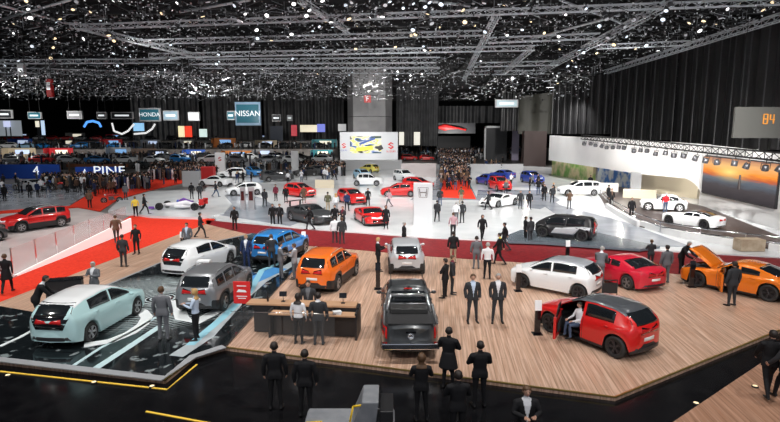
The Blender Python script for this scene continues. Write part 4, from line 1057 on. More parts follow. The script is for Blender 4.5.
pp(5, 201, 0, 'stand', 'black', 'black', 'black', 'dark', 'dark clothed man left of the silver coupe')
pp(30, 198, 10, 'stand', 'black', 'black', 'black', 'dark', 'left of two men in black in front of the silver coupe tail')
pp(38, 197, -10, 'stand', 'navy', 'navy', 'black', 'dark', 'man in navy in front of the silver coupe tail')
# inside the cream pavilion
for px, py, t, l in [(590, 189, 'black', 'host in black behind the pavilion desk below the blue wall'), (645, 191, 'brown', 'person in brown sitting at the left side of the pavilion lounge'), (659, 190, 'black', 'person in black at the middle of the pavilion lounge'), (676, 193, 'charcoal', 'dark suited man standing at the right end of the pavilion lounge')]:
    pp(px, py, 180, 'stand', t, t, 'black', 'dark', l)

# the crowds further off
def inside(px, py, poly):
    c = False
    for i in range(len(poly)):
        (x1, y1), (x2, y2) = poly[i], poly[i - 1]
        if (y1 > py) != (y2 > py) and px < (x2 - x1) * (py - y1) / (y2 - y1) + x1: c = not c
    return c
CAR_XY = [(o.location.x, o.location.y) for o in COL.objects if o.get('category') == 'car']
def crowd(n, poly, label, group, z=None, gap=.75, tops=('black', 'charcoal', 'black', 'grey', 'navy', 'black', 'brown', 'white')):
    xs = [p[0] for p in poly]; ys = [p[1] for p in poly]; k = 0; tries = 0
    while k < n and tries < n * 60:
        tries += 1
        px = random.uniform(min(xs), max(xs)); py = random.uniform(min(ys), max(ys))
        if not inside(px, py, poly): continue
        g = ground(px, py) if z is None else P(px, py, z)
        if any(abs(g.x - a) < gap and abs(g.y - b_) < gap for a, b_ in PEOPLE) or any(abs(g.x - a) < 2.9 and abs(g.y - b_) < 2.9 for a, b_ in CAR_XY): continue
        t = random.choice(tops); ps = random.choice(['stand', 'walk', 'pockets', 'crossed', 'phone', 'talk'])
        person(g, random.uniform(0, 360), ps, t, t if random.random() < .7 else None, random.choice(['black', 'charcoal', 'jeans', 'black']), random.choice(['dark', 'dark', 'brown', 'grey', 'blond']), random.random() < .25, False, label, group, random.uniform(1.66, 1.86))
        k += 1

# ------------------------------------------------------------------ structures of the stands
def PY(px, py, Y):
    """the point at distance Y (world y) seen at a point of the photograph"""
    v = -(py - 211) / FPX
    d = Vector(((px - 390) / FPX, math.cos(TH) + v * math.sin(TH), -math.sin(TH) + v * math.cos(TH)))
    t = Y / d.y
    return Vector((d.x * t, Y, CAMH + d.z * t))
def span(x0, x1, yt, yb, Y):
    a = PY(x0, yt, Y); b_ = PY(x1, yb, Y); return min(a.x, b_.x), max(a.x, b_.x), b_.z, a.z
def upright(name, x0, x1, yt, yb, Y, th, m, parent=None, z0=None):
    xa, xb, zb, zt = span(x0, x1, yt, yb, Y); zb = zb if z0 is None else z0
    return MB().box(((xa + xb) / 2, Y + th / 2, (zb + zt) / 2), (xb - xa, th, zt - zb)).build(name, m, parent)
GREYP = mat('panel_grey', (.40, .41, .43), .5); LGREYP = mat('panel_light', (.62, .63, .65), .45); DGREYP = mat('panel_dark', (.05, .052, .058), .5)
BLUEP = mat('banner_blue', (.012, .07, .42), .5); CREAM = mat('cream', (.62, .55, .42), .6); TEALSC = mat('sign_teal', (.03, .16, .22), .3, emit=.25); SIGNW = mat('sign_white', (.8, .85, .88), .4, emit=.7)
REDP = mat('panel_red', (.55, .02, .02), .45); SIGNRED = mat('sign_red', (.65, .02, .02), .45)

# glass balustrade and white wedge wall at the pale stand
M_CLEAR = mat('clear_glass', (.85, .72, .72), .05, alpha=.16)
A, B = P(13, 275), P(127, 223)
bal = empty('glass_balustrade', A, 0, 'glass balustrade of tall pale panels along the edge of the pale stand', 'balustrade')
dv = (B - A); n = 7
for k in range(n):
    a = dv * (k / n); b_ = dv * ((k + .97) / n); nn = Vector((-dv.y, dv.x, 0)).normalized() * .012
    vs = [a - nn, b_ - nn, b_ + nn, a + nn]; vs = vs + [v + Vector((0, 0, 1.35)) for v in vs]
    MB().add(vs, [(3, 2, 1, 0), (4, 5, 6, 7), (0, 1, 5, 4), (1, 2, 6, 5), (2, 3, 7, 6), (3, 0, 4, 7)]).build('glass_panel', M_CLEAR, bal)
    MB().box((a.x, a.y, .68), (.05, .05, 1.38)).build('post', CHROME, bal)
A, B = P(10, 279, -.08), P(132, 231, -.08); dv = (B - A); nn = Vector((-dv.y, dv.x, 0)).normalized() * .12
vs = [(0, 0, 0), tuple(dv), tuple(dv + nn), tuple(nn), (0, 0, .05), (dv.x, dv.y, .95), (dv.x + nn.x, dv.y + nn.y, .95), (nn.x, nn.y, .05)]
o = MB().add(vs, [(3, 2, 1, 0), (4, 5, 6, 7), (0, 1, 5, 4), (1, 2, 6, 5), (2, 3, 7, 6), (3, 0, 4, 7)]).build('wedge_wall', mat('glowing_white', (.9, .9, .88), .4, emit=.35)); o.location = A  # slight glow put in so the wall looks strongly lit
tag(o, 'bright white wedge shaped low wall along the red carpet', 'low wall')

# reception counter
cn = empty('counter', P(310, 336), R(-5), 'long wooden topped reception counter with black cabinets on the wood stand', 'counter')
ctop = mat('counter_wood', (.50, .30, .18), .35)
MB().box((-.35, .42, 1.04), (3.9, .55, .06)).build('counter_top', ctop, cn)
for k in range(4): MB().box((-1.6 + k * .95, .42, .52), (.9, .5, .98)).build('cabinet', BLACK, cn, bevel=.01)
MB().box((.15, -.12, .86), (3.0, .42, .05)).build('desk_shelf', ctop, cn)
MB().box((.15, .05, .43), (2.9, .06, .82)).build('front_panel', mat('cab_dark', (.02, .02, .022), .3), cn)
for s in (-1.35, 1.66): MB().box((s, -.02, .48), (.07, .55, .95)).build('side_panel', BLACK, cn)
for (x, l) in [(-1.05, 'black tablet on a stand at the left of the reception counter'), (1.1, 'small black tablet near the right end of the reception counter')]:
    t = empty('tablet_stand', cn.location + Matrix.Rotation(R(-5), 3, 'Z') @ Vector((x, .45, 1.07)), 0, l, 'tablet')
    MB().box((0, 0, .01), (.14, .12, .02)).bar((0, 0, .02), (0, 0, .2), .012, 6).build('base', BLACK, t)
    MB().box((0, 0, .28), (.26, .02, .18), M=Matrix.Rotation(-.3, 3, 'X')).build('screen', GLOSSB, t)
t = tag(MB().lathe([(0, 0), (.04, 0), (.045, .12), (.02, .22), (.018, .30), (0, .30)], n=12).build('bottle', mat('bottle_dark', (.03, .02, .02), .1)), 'dark bottle on the reception counter beside the red sign', 'bottle')
t.location = cn.location + Matrix.Rotation(R(-5), 3, 'Z') @ Vector((-1.6, .42, 1.07))
mb = MB()
for k in range(5): mb.box((0, 0, .01 + k * .02), (.28, .2, .016), M=Matrix.Rotation(.1 * k, 3, 'Z'))
t = tag(mb.build('brochures', mat('paper', (.7, .72, .75), .6)), 'stack of pale brochures on the lower desk of the counter', 'brochures'); t.location = cn.location + Matrix.Rotation(R(-5), 3, 'Z') @ Vector((1.0, -.15, .885))
# red sign stand
rs = empty('red_sign', ground(243, 318) + Vector((0, 0, 0)), R(-5), 'red sign board with white car mark beside the reception counter', 'sign')
MB().box((0, 0, 1.0), (.66, .04, .86)).build('board', SIGNRED, rs, bevel=.01)
MB().box((0, 0, .012), (.5, .35, .024)).bar((0, .02, .02), (0, .02, .6), .025, 8).build('stand', BLACK, rs)
mb = MB()
mb.add([(-.20, -.025, 1.02), (.20, -.025, 1.02), (.14, -.025, 1.10), (-.12, -.025, 1.13), (-.20, -.03, 1.02), (.20, -.03, 1.02), (.14, -.03, 1.10), (-.12, -.03, 1.13)], [(4, 5, 6, 7), (3, 2, 1, 0)])
mb.build('mark', WHITE, rs)
mb = MB().box((0, -.025, 1.26), (.36, .008, .035)); mb.box((0, -.025, .86), (.40, .008, .03)); mb.box((0, -.025, .78), (.30, .008, .03)); mb.build('text_line', WHITE, rs)
# clear glass screens left of the counter
gb = empty('glass_screen', ground(232, 347), R(-5), 'clear glass barrier panels at the left front of the counter', 'glass barrier')
for k in range(2):
    MB().box((.85 + k * 1.75, 0, .62), (1.7, .014, 1.2)).build('glass_panel', mat('clear_glass_front', (.35, .35, .35), .04, alpha=.05), gb)
MB().path([(0, 0, 1.23), (3.5, 0, 1.23)], .012, 5).build('top_rail', CHROME, gb)

# information plinths beside the cars
def plinth(px, py, label, white=True, h=1.05, rz=0):
    t = empty('info_stand', ground(px, py), R(rz), label, 'information stand')
    MB().box((0, 0, .015), (.34, .34, .03)).box((0, 0, h * .42), (.20, .10, h * .84)).build('post', GLOSSB, t, bevel=.008)
    MB().box((0, -.02, h), (.24, .05, .36), M=Matrix.Rotation(-.18, 3, 'X')).build('display', WHITE if white else GLOSSB, t, bevel=.01)
    return t
for a in [(518, 291, 'black information stand with white display at the nose of the white compact hatchback'), (537, 334, 'black information stand with white display at the nose of the red crossover hatchback'),
          (567, 262, 'information stand with white display on the dim red aisle behind the crimson coupe'), (691, 287, 'black information stand in front of the sports coupe with raised hood', False),
          (378, 289, 'black information stand between the white haired man and the pickup', False), (304, 252, 'information stand with white display behind the orange crossover'),
          (183, 252, 'white display stand behind the roof of the white electric hatchback')]:
    plinth(*a)
ks = empty('white_kiosk', ground(205, 283) + Vector((0, 0, 0)), 0, 'white box shaped kiosk between the white electric hatchback and the silver crossover', 'kiosk')
MB().box((0, 0, .55), (.62, .35, 1.1)).build('body', WHITE, ks, bevel=.02); MB().box((0, -.19, .7), (.4, .02, .5)).build('screen', LGREYP, ks)
bd = empty('black_desk', ground(66, 299), R(20), 'low black desk behind the mint hatchback on the wood walkway', 'desk')
MB().box((0, 0, .88), (1.5, .5, .05)).build('desk_top', GLOSSB, bd); MB().box((0, 0, .43), (1.35, .42, .85)).build('cabinet', BLACK, bd, bevel=.01)
rb = tag(MB().path([(-.9, 0, .25), (-.9, 0, 1.0), (.9, 0, 1.0), (.9, 0, .25)], .03, 6).box((0, 0, .62), (1.74, .03, .5)).build('barrier', BLACK), 'black barrier frame between the white compact hatchback and the red one', 'barrier')
rb.location = ground(609, 301); rb.location.z = .0; rb.scale = (.35, 1, .9)

# equipment cart with yellow handrails at the foot of the picture
ec = empty('equipment_cart', (-.85, 10.6, -.12), 0, 'grey equipment cart with yellow handrails at the lower picture edge', 'cart')
CARTG = noisy('cart_grey', (.17, .18, .20), (.24, .25, .27), 3, .5)
MB().box((0, 0, .62), (1.9, .9, 1.02)).build('body', CARTG, ec, bevel=.05)
vs = [(.05, -.4, 1.13), (.55, -.4, 1.13), (.62, -.4, 1.70), (.28, -.4, 1.70), (.05, .4, 1.13), (.55, .4, 1.13), (.62, .4, 1.70), (.28, .4, 1.70)]
MB().add(vs, [(0, 1, 2, 3), (7, 6, 5, 4), (0, 4, 5, 1), (1, 5, 6, 2), (2, 6, 7, 3), (3, 7, 4, 0)]).build('control_tower', CARTG, ec, bevel=.03)
MB().box((.78, 0, 1.25), (.28, .8, .5)).build('side_box', BLACK, ec, bevel=.02)
MB().path([(.0, -.42, 1.13), (.10, -.42, 1.62), (.26, -.42, 1.65)], .022, 8).build('handrail', YELLOW, ec)
MB().path([(-.95, -.3, 1.05), (-.88, -.3, 1.20), (-.55, -.3, 1.22)], .022, 8).build('handrail', YELLOW, ec)
for x in (-.7, .7):
    for y in (-.3, .3): MB().lathe([(0, -.05), (.1, -.05), (.1, .05), (0, .05)], (x, y, .1), 12, axis='y').build('wheel', RUBBER, ec)

# glowing discs that stand in for round lamp reflections on the dark floor
for k, (px, py, l) in enumerate([(8, 376, 'small round lamp reflection low on the dark floor at the picture edge'), (94, 383, 'small round lamp reflection on the dark floor below the glass platform'), (152, 387, 'small round lamp reflection near the corner of the glass platform'), (696, 404, 'small round lamp reflection in the black gap before the brown boards'), (755, 387, 'small round lamp reflection at the feet of the man on the corner boards')]):
    t = empty('floor_reflection', ground(px, py), 0, l, 'reflection')
    MB().lathe([(0, 0), (.09, 0), (.09, .03), (.07, .04)], n=14).build('reflection_rim', BLACK, t)
    MB().lathe([(0, .041), (.065, .04)], n=14).build('lens', mat('warm_lens', (1, .8, .5), .3, emit=.5), t)

# F1-like single seater and motorcycle on the left
def single_seater():
    t = empty('racing_car', P(181, 209, .1), 0)
    W_ = mat('livery_white', (.8, .8, .84), .25, coat=.6)
    mb = MB(); limb(mb, [((2.5, 0, .22), .10, .05), ((1.9, 0, .30), .16, .10), ((1.1, 0, .42), .26, .19), ((.2, 0, .45), .34, .24), ((-.6, 0, .55), .30, .32), ((-1.4, 0, .45), .20, .24), ((-2.0, 0, .40), .10, .12)], 12)
    mb.sm = [True] * len(mb.sm); mb.build('body', W_, t)
    mb = MB(); limb(mb, [((.3, 0, .62), .16, .10), ((-.3, 0, .92), .13, .14), ((-1.2, 0, .70), .06, .16)], 10); mb.build('engine_cover', M_PURPLE, t)
    for s in (-1, 1):
        mb = MB(); limb(mb, [((.3, s * .5, .34), .16, .14), ((-.4, s * .5, .34), .22, .16), ((-1.3, s * .35, .30), .10, .10)], 10); mb.build('side_pod', W_ if s > 0 else M_PURPLE, t)
        for x, r in ((1.65, .33), (-1.65, .34)):
            o = link('wheel', tyre_mesh(r, .34), t); o.location = (x, s * .78, r)
            c = link('rim', rim_mesh(r, .34, DALLOY), o)
        MB().bar((1.65, s * .1, .35), (1.65, s * .7, .33), .02).bar((1.3, s * .15, .45), (1.65, s * .7, .36), .02).bar((-1.65, s * .1, .4), (-1.65, s * .7, .36), .02).bar((-1.3, s * .15, .4), (-1.65, s * .7, .33), .02).build('suspension', BLACK, t)
        MB().box((2.35, s * .85, .22), (.5, .03, .22)).build('wing_end_plate', M_PURPLE, t); MB().box((-2.15, s * .48, .72), (.45, .03, .55)).build('wing_end_plate', REDP, t)
    MB().box((2.4, 0, .14), (.42, 1.72, .03)).box((2.2, 0, .20), (.15, 1.6, .03)).build('front_wing', W_, t)
    MB().box((-2.15, 0, .92), (.30, .95, .03)).box((-2.0, 0, .80), (.2, .95, .03)).build('rear_wing', REDP, t)
    MB().ball((.25, 0, .72), (.14, .13, .15), 10).build('helmet', mat('helmet_blue', (.06, .12, .5), .25), t)
    return t
t = single_seater(); t.rotation_euler = (0, 0, R(176)); tag(t, 'white and purple single seater racing car on the white oval platform', 'racing car')
def motorcycle(loc, rz, colour, label, group=None):
    t = empty('motorcycle', loc, R(rz), label, 'motorcycle', group)
    for x in (.72, -.72):
        o = link('wheel', WH.setdefault('mt', tyre_mesh(.31, .13)), t); o.location = (x, 0, .31)
        c = link('rim', WH.setdefault('mr', rim_mesh(.31, .11, ALLOY)), o)
    mb = MB(); limb(mb, [((.40, 0, .82), .13, .13), ((.10, 0, .88), .16, .15), ((-.22, 0, .78), .12, .09)], 10); mb.build('tank', colour, t)
    MB().box((-.45, 0, .80), (.5, .2, .09)).build('seat', BLACK, t, bevel=.03)
    MB().box((.05, 0, .48), (.5, .26, .40)).build('engine', mat('engine_grey', (.12, .12, .13), .4, .6), t, bevel=.04)
    MB().bar((.45, .08, .95), (.72, .08, .31), .025, 6).bar((.45, -.08, .95), (.72, -.08, .31), .025, 6).bar((-.15, 0, .45), (-.72, .06, .31), .03, 6).build('fork', CHROME, t)
    MB().path([(.35, .36, 1.04), (.46, .12, 1.0), (.46, -.12, 1.0), (.35, -.36, 1.04)], .016, 6).build('handlebar', BLACK, t)
    MB().ball((.60, 0, .86), (.09, .09, .09), 8).build('headlight', WLENS, t); MB().bar((.1, .15, .32), (-.8, .18, .45), .04, 8).build('exhaust', CHROME, t)
    return t
motorcycle(ground(112, 203), 200, REDP, 'red and silver motorcycle alone on the grey floor behind the red crossover')

# blue banner wall with lettering, left
bw = empty('banner_wall', (0, 0, 0), 0, 'long blue banner wall with white letters behind the silver coupe', 'banner')
upright('panel', -60, 60, 164.5, 179, 84, .3, BLUEP, bw, z0=-.1); upright('panel', 75, 122, 167, 179, 86, .3, BLUEP, bw, z0=-.1)
p_ = PY(109, 171, 85.9); text('PINF', 2.0, SIGNW, bw, p_, (PI / 2, 0, 0), sx=1.3)
p_ = PY(36, 171, 83.9); text('4', 2.0, SIGNW, bw, p_, (PI / 2, 0, 0))
p_ = PY(98, 171, 85.9)
p_.x -= 1.6
MB().add([(p_.x - 1.1, 85.9, p_.z - .7), (p_.x - .2, 85.9, p_.z - .7), (p_.x - .5, 85.9, p_.z + .4)], [(0, 1, 2)]).build('mark', SIGNW, bw)

# white boards, totems and walls of the middle stands
def board(name, x0, x1, yt, base, th, m, label, cat, Y=None, z0=-.12):
    Y = Y or P(390, base, 0).y
    t = empty(name, (PY((x0 + x1) / 2, base, Y).x, Y, 0), 0, label, cat)
    xa, xb, zb, zt = span(x0, x1, yt, base, Y)
    w2 = (xb - xa) / 2
    o = MB().box((0, th / 2, (zt + z0) / 2), (2 * w2, th, zt - z0)).build('panel', m, t, bevel=.03)
    return t, w2, zt
def slogo(parent, x, z, s, y, m=REDP):
    """angular S mark"""
    mb = MB()
    pts = [(-1, .35), (.15, 1.1), (1, .5), (.35, .5), (.1, .65), (-.2, .45), (1, -.35), (-.15, -1.1), (-1, -.5), (-.35, -.5), (-.1, -.65), (.2, -.45)]
    q = [(-1, .35), (0, 1.1), (1, .45), (.3, .45), (0, .62), (-.35, .38), (1, -.42), (0, -1.15), (-1, -.45), (-.3, -.45), (0, -.62), (.35, -.38)]
    n = len(q); vs = [(x + a * s, y, z + b_ * s) for a, b_ in q] + [(x + a * s, y + .05, z + b_ * s) for a, b_ in q]
    mb.add(vs, [(0, 1, 2, 3, 4, 5), (5, 6, 11, 0), (6, 7, 8, 9, 10, 11)]); return mb.build('mark', m, parent)
def hlogo(parent, x, z, s, y, m):
    mb = MB()
    for a, b_ in [((-.55, -.8), (-.75, .8)), ((.55, -.8), (.75, .8)), ((-.6, 0), (.6, 0))]: mb.bar((x + a[0] * s, y, z + a[1] * s), (x + b_[0] * s, y, z + b_[1] * s), .13 * s, 4)
    fr = [(-1.05, 1), (1.05, 1), (.8, -1), (-.8, -1), (-1.05, 1)]
    for a, b_ in zip(fr, fr[1:]): mb.bar((x + a[0] * s, y, z + a[1] * s), (x + b_[0] * s, y, z + b_[1] * s), .06 * s, 4)
    return mb.build('mark', m, parent)
t, w2, zt = board('totem', 413.5, 432, 183, 225, .5, LGREYP, 'tall pale grey totem with an H emblem on the white floor', 'totem')
hlogo(t, 0, zt - .72, .38, -.02, CHROME)
t, w2, zt = board('totem', 215, 226, 152.5, 174, .4, WHITE, 'white totem with small red mark before the large dark car', 'totem'); slogo(t, 0, zt - 1.1, .35, -.02)
t, w2, zt = board('totem', 291, 299, 151, 171, .4, WHITE, 'narrow plain white totem behind the dark cars in the middle', 'totem')
t, w2, zt = board('advertising_wall', 340, 398, 132, 163.5, 1.0, mat('ad_wall', (.50, .52, .55), .5), 'large pale advertising wall with a colourful car poster and red marks', 'advertising wall')
slogo(t, -w2 + .9, zt * .57, .55, -.02); slogo(t, w2 - 1.6, zt * .57, .75, -.02)
text('SUZUKI', .62, SIGNRED, t, (w2 - 1.6, -.03, zt * .57 - 1.35), (PI / 2, 0, 0)); text('SUZUKI', .45, BLUEP, t, (-w2 + .9, -.03, zt * .57 - 1.1), (PI / 2, 0, 0))
M_PST = mat('poster', (.5, .5, .5), .4, emit=.0)
N, L, b = nodes(M_PST); tc = N.new('ShaderNodeTexCoord'); mp = N.new('ShaderNodeMapping'); mp.inputs['Scale'].default_value = (.9, 1, 2.6); mp.inputs['Rotation'].default_value = (0, .5, 0)
nz = N.new('ShaderNodeTexNoise'); nz.inputs['Scale'].default_value = .35; nz.inputs['Detail'].default_value = 1.5; rp = N.new('ShaderNodeValToRGB')
el = rp.color_ramp.elements; el[0].position = .36; el[0].color = (.02, .05, .02, 1); el[1].position = .64; el[1].color = (.02, .02, .025, 1)
for p0, c0 in [(.42, (.03, .1, .35, 1)), (.47, (.6, .62, .6, 1)), (.52, (.75, .66, .05, 1)), (.58, (.6, .6, .5, 1))]:
    e = el.new(p0); e.color = c0
L.new(tc.outputs['Object'], mp.inputs[0]); L.new(mp.outputs[0], nz.inputs[0]); L.new(nz.outputs[0], rp.inputs[0]); L.new(rp.outputs[0], b.inputs['Base Color'])
MB().box((-.75, -.06, zt * .60), (w2 * 1.08, .1, 3.9)).build('poster', M_PST, t)
MB().box((-1.0, -.13, zt * .60 - .9), (3.9, .04, .9), M=Matrix.Rotation(-.12, 3, 'Y')).build('poster_car', mat('poster_yellow', (.78, .7, .06), .4), t, bevel=.2)
MB().box((-.4, -.14, zt * .60 + .8), (3.8, .04, .5), M=Matrix.Rotation(-.35, 3, 'Y')).build('poster_stripe', mat('poster_navy', (.03, .08, .3), .4), t, bevel=.1)
MB().box((2.6, -.14, zt * .60 - .75), (1.2, .04, 1.0), M=Matrix.Rotation(-.5, 3, 'Y')).build('poster_block', mat('poster_black', (.02, .02, .02), .4), t, bevel=.2)
board('display_wall', 340, 402, 160, 170, .6, LGREYP, 'low pale wall under the advertising wall', 'low wall')
board('display_wall', 401, 436, 163.5, 177, .6, mat('pinkish_wall', (.5, .45, .45), .5), 'low pinkish wall in front of two red cars, left of the aisle', 'low wall')
board('display_wall', 470, 523, 164, 172, .6, LGREYP, 'low white wall behind the blue cars, right of the aisle', 'low wall')
board('display_wall', 242, 288, 159, 168, .5, LGREYP, 'low white wall behind the blue hatchback', 'low wall')
board('display_wall', 182, 201, 171, 186, .4, GREYP, 'grey picture panel beside the red wedge', 'panel')
t, w2, zt = board('red_block', 201, 214, 167, 183, 1.2, REDP, 'red block wall with white ramp at its foot', 'block')
board('plank_bench', 315, 334, 180, 188, .5, CREAM, 'cream bench wall with pictures left of the red hot hatchback', 'bench')
for x0, x1, l in [(240, 246, 'left silver kiosk slab on the grey gloss floor'), (248, 255, 'right silver kiosk slab on the grey gloss floor')]:
    t, w2, zt = board('silver_kiosk', x0, x1, 187, 210, .25, mat('kiosk_silver', (.4, .41, .43), .3, .4), l, 'kiosk'); MB().box((0, -.02, zt * .62), (w2 * 1.3, .03, zt * .4)).build('screen', GLASS, t)
board('dark_partition', 524, 545, 131, 166, 2.0, mat('partition_brown', (.045, .03, .028), .5), 'dark partition wall at the left end of the white pavilion', 'partition')
t, w2, zt = board('white_portal', 484, 506, 126, 160, .6, DGREYP, 'dark booth with white portal frame right of the centre aisle', 'booth')
MB().box((0, -.2, zt - .25), (2 * w2, .5, .5)).box((-w2 + .2, -.2, zt / 2), (.4, .5, zt)).build('frame', WHITE, t)
t, w2, zt = board('light_banner', 512, 518, 131, 160, .4, mat('lilac', (.5, .45, .6), .5), 'pale lilac tall banner beside the dark partition', 'banner')
board('dark_booth', 437, 470, 136, 152, 2, DGREYP, 'dark booth below the red car banner at the end of the aisle', 'booth')
rbn = empty('car_banner', (0, 0, 0), 0, 'long red car shaped banner above the far end of the centre aisle', 'banner')
a = PY(455, 128, 170); mb = MB(); mb.box((a.x, 171, a.z), (13, .6, 3.4)); mb.build('board', DGREYP, rbn)
mb = MB(); limb(mb, [((a.x - 5.2, 170.4, a.z + .2), .3, .5), ((a.x - 3, 170.4, a.z + .2), .3, 1.0), ((a.x + 1, 170.4, a.z), .3, 1.1), ((a.x + 3.6, 170.4, a.z - .6), .3, .4)], 8); mb.build('car_shape', SIGNRED, rbn)

# white pavilion on the right
G1, G2, G3, G4 = P(830, 243), P(703, 206), P(640, 195.5), P(548, 176)
PW = noisy('pavilion_white', (.78, .78, .78), (.84, .84, .84), .3, .45)
def wallseg(name, a, b_, z0, z1, z2=None, z3=None, th=.4, m=PW, parent=None):
    d = (b_ - a); nn = Vector((-d.y, d.x, 0)).normalized() * th; nn = nn if nn.y > 0 else -nn
    z2 = z1 if z2 is None else z2; z3 = z0 if z3 is None else z3
    vs = [(a.x, a.y, z0), (b_.x, b_.y, z3), (b_.x + nn.x, b_.y + nn.y, z3), (a.x + nn.x, a.y + nn.y, z0), (a.x, a.y, z1), (b_.x, b_.y, z2), (b_.x + nn.x, b_.y + nn.y, z2), (a.x + nn.x, a.y + nn.y, z1)]
    o = MB().add(vs, [(3, 2, 1, 0), (4, 5, 6, 7), (0, 1, 5, 4), (1, 2, 6, 5), (2, 3, 7, 6), (3, 0, 4, 7)]).build(name, m, parent)
    bm = bmesh.new(); bm.from_mesh(o.data); bmesh.ops.recalc_face_normals(bm, faces=bm.faces); bm.to_mesh(o.data); bm.free()
    return o
tag(wallseg('wall_pavilion', G1, G2, -.1, 5.4, 5.9), kind='structure')
tag(wallseg('wall_pavilion_upper', G2, G3, 2.5, 5.9, 6.2, 2.4), kind='structure')
tag(wallseg('wall_pavilion_far', G3, G4, 2.4, 6.2, 6.6, 2.6), kind='structure')
# curved corner of the arch
mb = MB(); d = (G3 - G2).normalized(); n = 8; pr = []
for k in range(n + 1):
    t_ = k / n; pr.append((d.x * 3.0 * (1 - math.cos(t_ * PI / 2)), d.y * 3.0 * (1 - math.cos(t_ * PI / 2)), 2.5 * math.sin(t_ * PI / 2)))
vs = [(G2.x + x, G2.y + y, z) for x, y, z in pr] + [(G2.x, G2.y, 2.5)] ; m_ = len(vs)
vs += [(x + .25, y + .3, z) for x, y, z in vs]
fs = [(i, i + 1, n + 1) for i in range(n)] + [(m_ + i + 1, m_ + i, m_ + n + 1) for i in range(n)] + [(i, m_ + i, m_ + i + 1, i + 1) for i in range(n)]
tag(mb.add(vs, fs).build('wall_pavilion_arch', PW), kind='structure')
bk = Vector((2.6, 5.6, 0))
tag(wallseg('wall_pavilion_lounge', G2 + bk, G3 + bk * .8, 0, 3, m=CREAM), kind='structure')
M_BLART = noisy('blue_art', (.03, .16, .5), (.65, .7, .7), .8, .5, lo=.4, hi=.55)
tag(wallseg('wall_pavilion_blue', G3 + bk * .8, G3.lerp(G4, .40) + bk * .7, 0, 3, m=M_BLART), kind='structure')
M_GRART = noisy('green_art', (.15, .35, .05), (.7, .6, .35), .6, .5, lo=.4, hi=.6)
tag(wallseg('wall_pavilion_picture', G3.lerp(G4, .45) + bk * .7, G4 + bk * .6, 0, 3, m=M_GRART), kind='structure')
tag(wallseg('wall_pavilion_pillar', G3 + Vector((-.9, .3, 0)), G3 + Vector((.1, .1, 0)), 0, 2.6, th=.8, m=GREYP), kind='structure')
pd = tag(wallseg('pavilion_desk', G3 + Vector((-6.2, 5, 0)), G3 + Vector((-1.4, 2.6, 0)), 0.05, 1.1, th=.7, m=mat('desk_white', (.7, .67, .62), .4)), 'white reception desk under the blue wall in the pavilion', 'desk')
pd = tag(wallseg('pavilion_desk', G2 + Vector((-2.4, 4.4, 0)), G2 + Vector((-5.2, 6.0, 0)), 0.1, 1.0, th=.7, m=CREAM), 'cream desk under the arch of the pavilion behind the retro hatchback', 'desk')

# sunset screen
sA = G1.lerp(G2, (706 - 830) / (703 - 830)); d = (G2 - G1).normalized(); nrm = Vector((-d.y, d.x, 0))
def onwall(px):   # where the ray column px meets the wall line
    u = (px - 390) / FPX
    lo, hi = 0.0, 1.0
    f = lambda s: (lambda q: (q.x / (q.y * math.cos(TH) + CAMH * math.sin(TH))) - u)(G1.lerp(G2, s))
    for _ in range(40):
        m_ = (lo + hi) / 2
        if f(m_) > 0: lo = m_
        else: hi = m_
    return G1.lerp(G2, lo)
a0, a1 = onwall(781), onwall(707.5)
M_SUN = mat('sunset_screen', (0, 0, 0), .6, spec=.05)
N, L, b = nodes(M_SUN); tc = N.new('ShaderNodeTexCoord'); sx = N.new('ShaderNodeSeparateXYZ'); L.new(tc.outputs['Generated'], sx.inputs[0])
nz = N.new('ShaderNodeTexNoise'); nz.inputs['Scale'].default_value = 5; nz.inputs['Detail'].default_value = 5
mpp = N.new('ShaderNodeMapping'); mpp.inputs['Scale'].default_value = (1, 1, 4); L.new(tc.outputs['Generated'], mpp.inputs[0]); L.new(mpp.outputs[0], nz.inputs[0])
def mth(op, a=None, b_=None, v1=None, v2=None):
    q = N.new('ShaderNodeMath'); q.operation = op
    if a is not None: L.new(a, q.inputs[0])
    elif v1 is not None: q.inputs[0].default_value = v1
    if b_ is not None: L.new(b_, q.inputs[1])
    elif v2 is not None: q.inputs[1].default_value = v2
    return q.outputs[0]
zn = mth('ADD', sx.outputs[2], mth('MULTIPLY', mth('SUBTRACT', nz.outputs[0], None, v2=.5), None, v2=.16))
rp = N.new('ShaderNodeValToRGB'); el = rp.color_ramp.elements; el[0].position = 0; el[0].color = (.035, .03, .035, 1); el[1].position = 1; el[1].color = (.42, .19, .13, 1)
for p0, c0 in [(.28, (.07, .06, .065, 1)), (.42, (.10, .12, .15, 1)), (.50, (.16, .15, .17, 1)), (.56, (.55, .12, .04, 1)), (.66, (.95, .30, .04, 1)), (.82, (.85, .45, .18, 1))]:
    e = el.new(p0); e.color = c0
L.new(zn, rp.inputs[0])
# the sun's glow in the picture
dx = mth('MULTIPLY', mth('SUBTRACT', sx.outputs[1], None, v2=.58), None, v2=2.6); dz_ = mth('MULTIPLY', mth('SUBTRACT', sx.outputs[2], None, v2=.66), None, v2=3.2)
rr = mth('SQRT', mth('ADD', mth('MULTIPLY', dx, dx), mth('MULTIPLY', dz_, dz_)))
gl = mth('MULTIPLY', mth('POWER', mth('MAXIMUM', mth('SUBTRACT', None, rr, v1=1.0), None, v2=0.0), None, v2=2.0), None, v2=.95)
mx = N.new('ShaderNodeMix'); mx.data_type = 'RGBA'; L.new(gl, mx.inputs[0]); L.new(rp.outputs[0], mx.inputs[6]); mx.inputs[7].default_value = (1, .78, .25, 1)
L.new(mx.outputs[2], b.inputs['Emission Color']); b.inputs['Emission Strength'].default_value = .95
scr = empty('wall_screen', (0, 0, 0), 0, 'large wall screen showing a sunset over water on the white pavilion', 'screen')
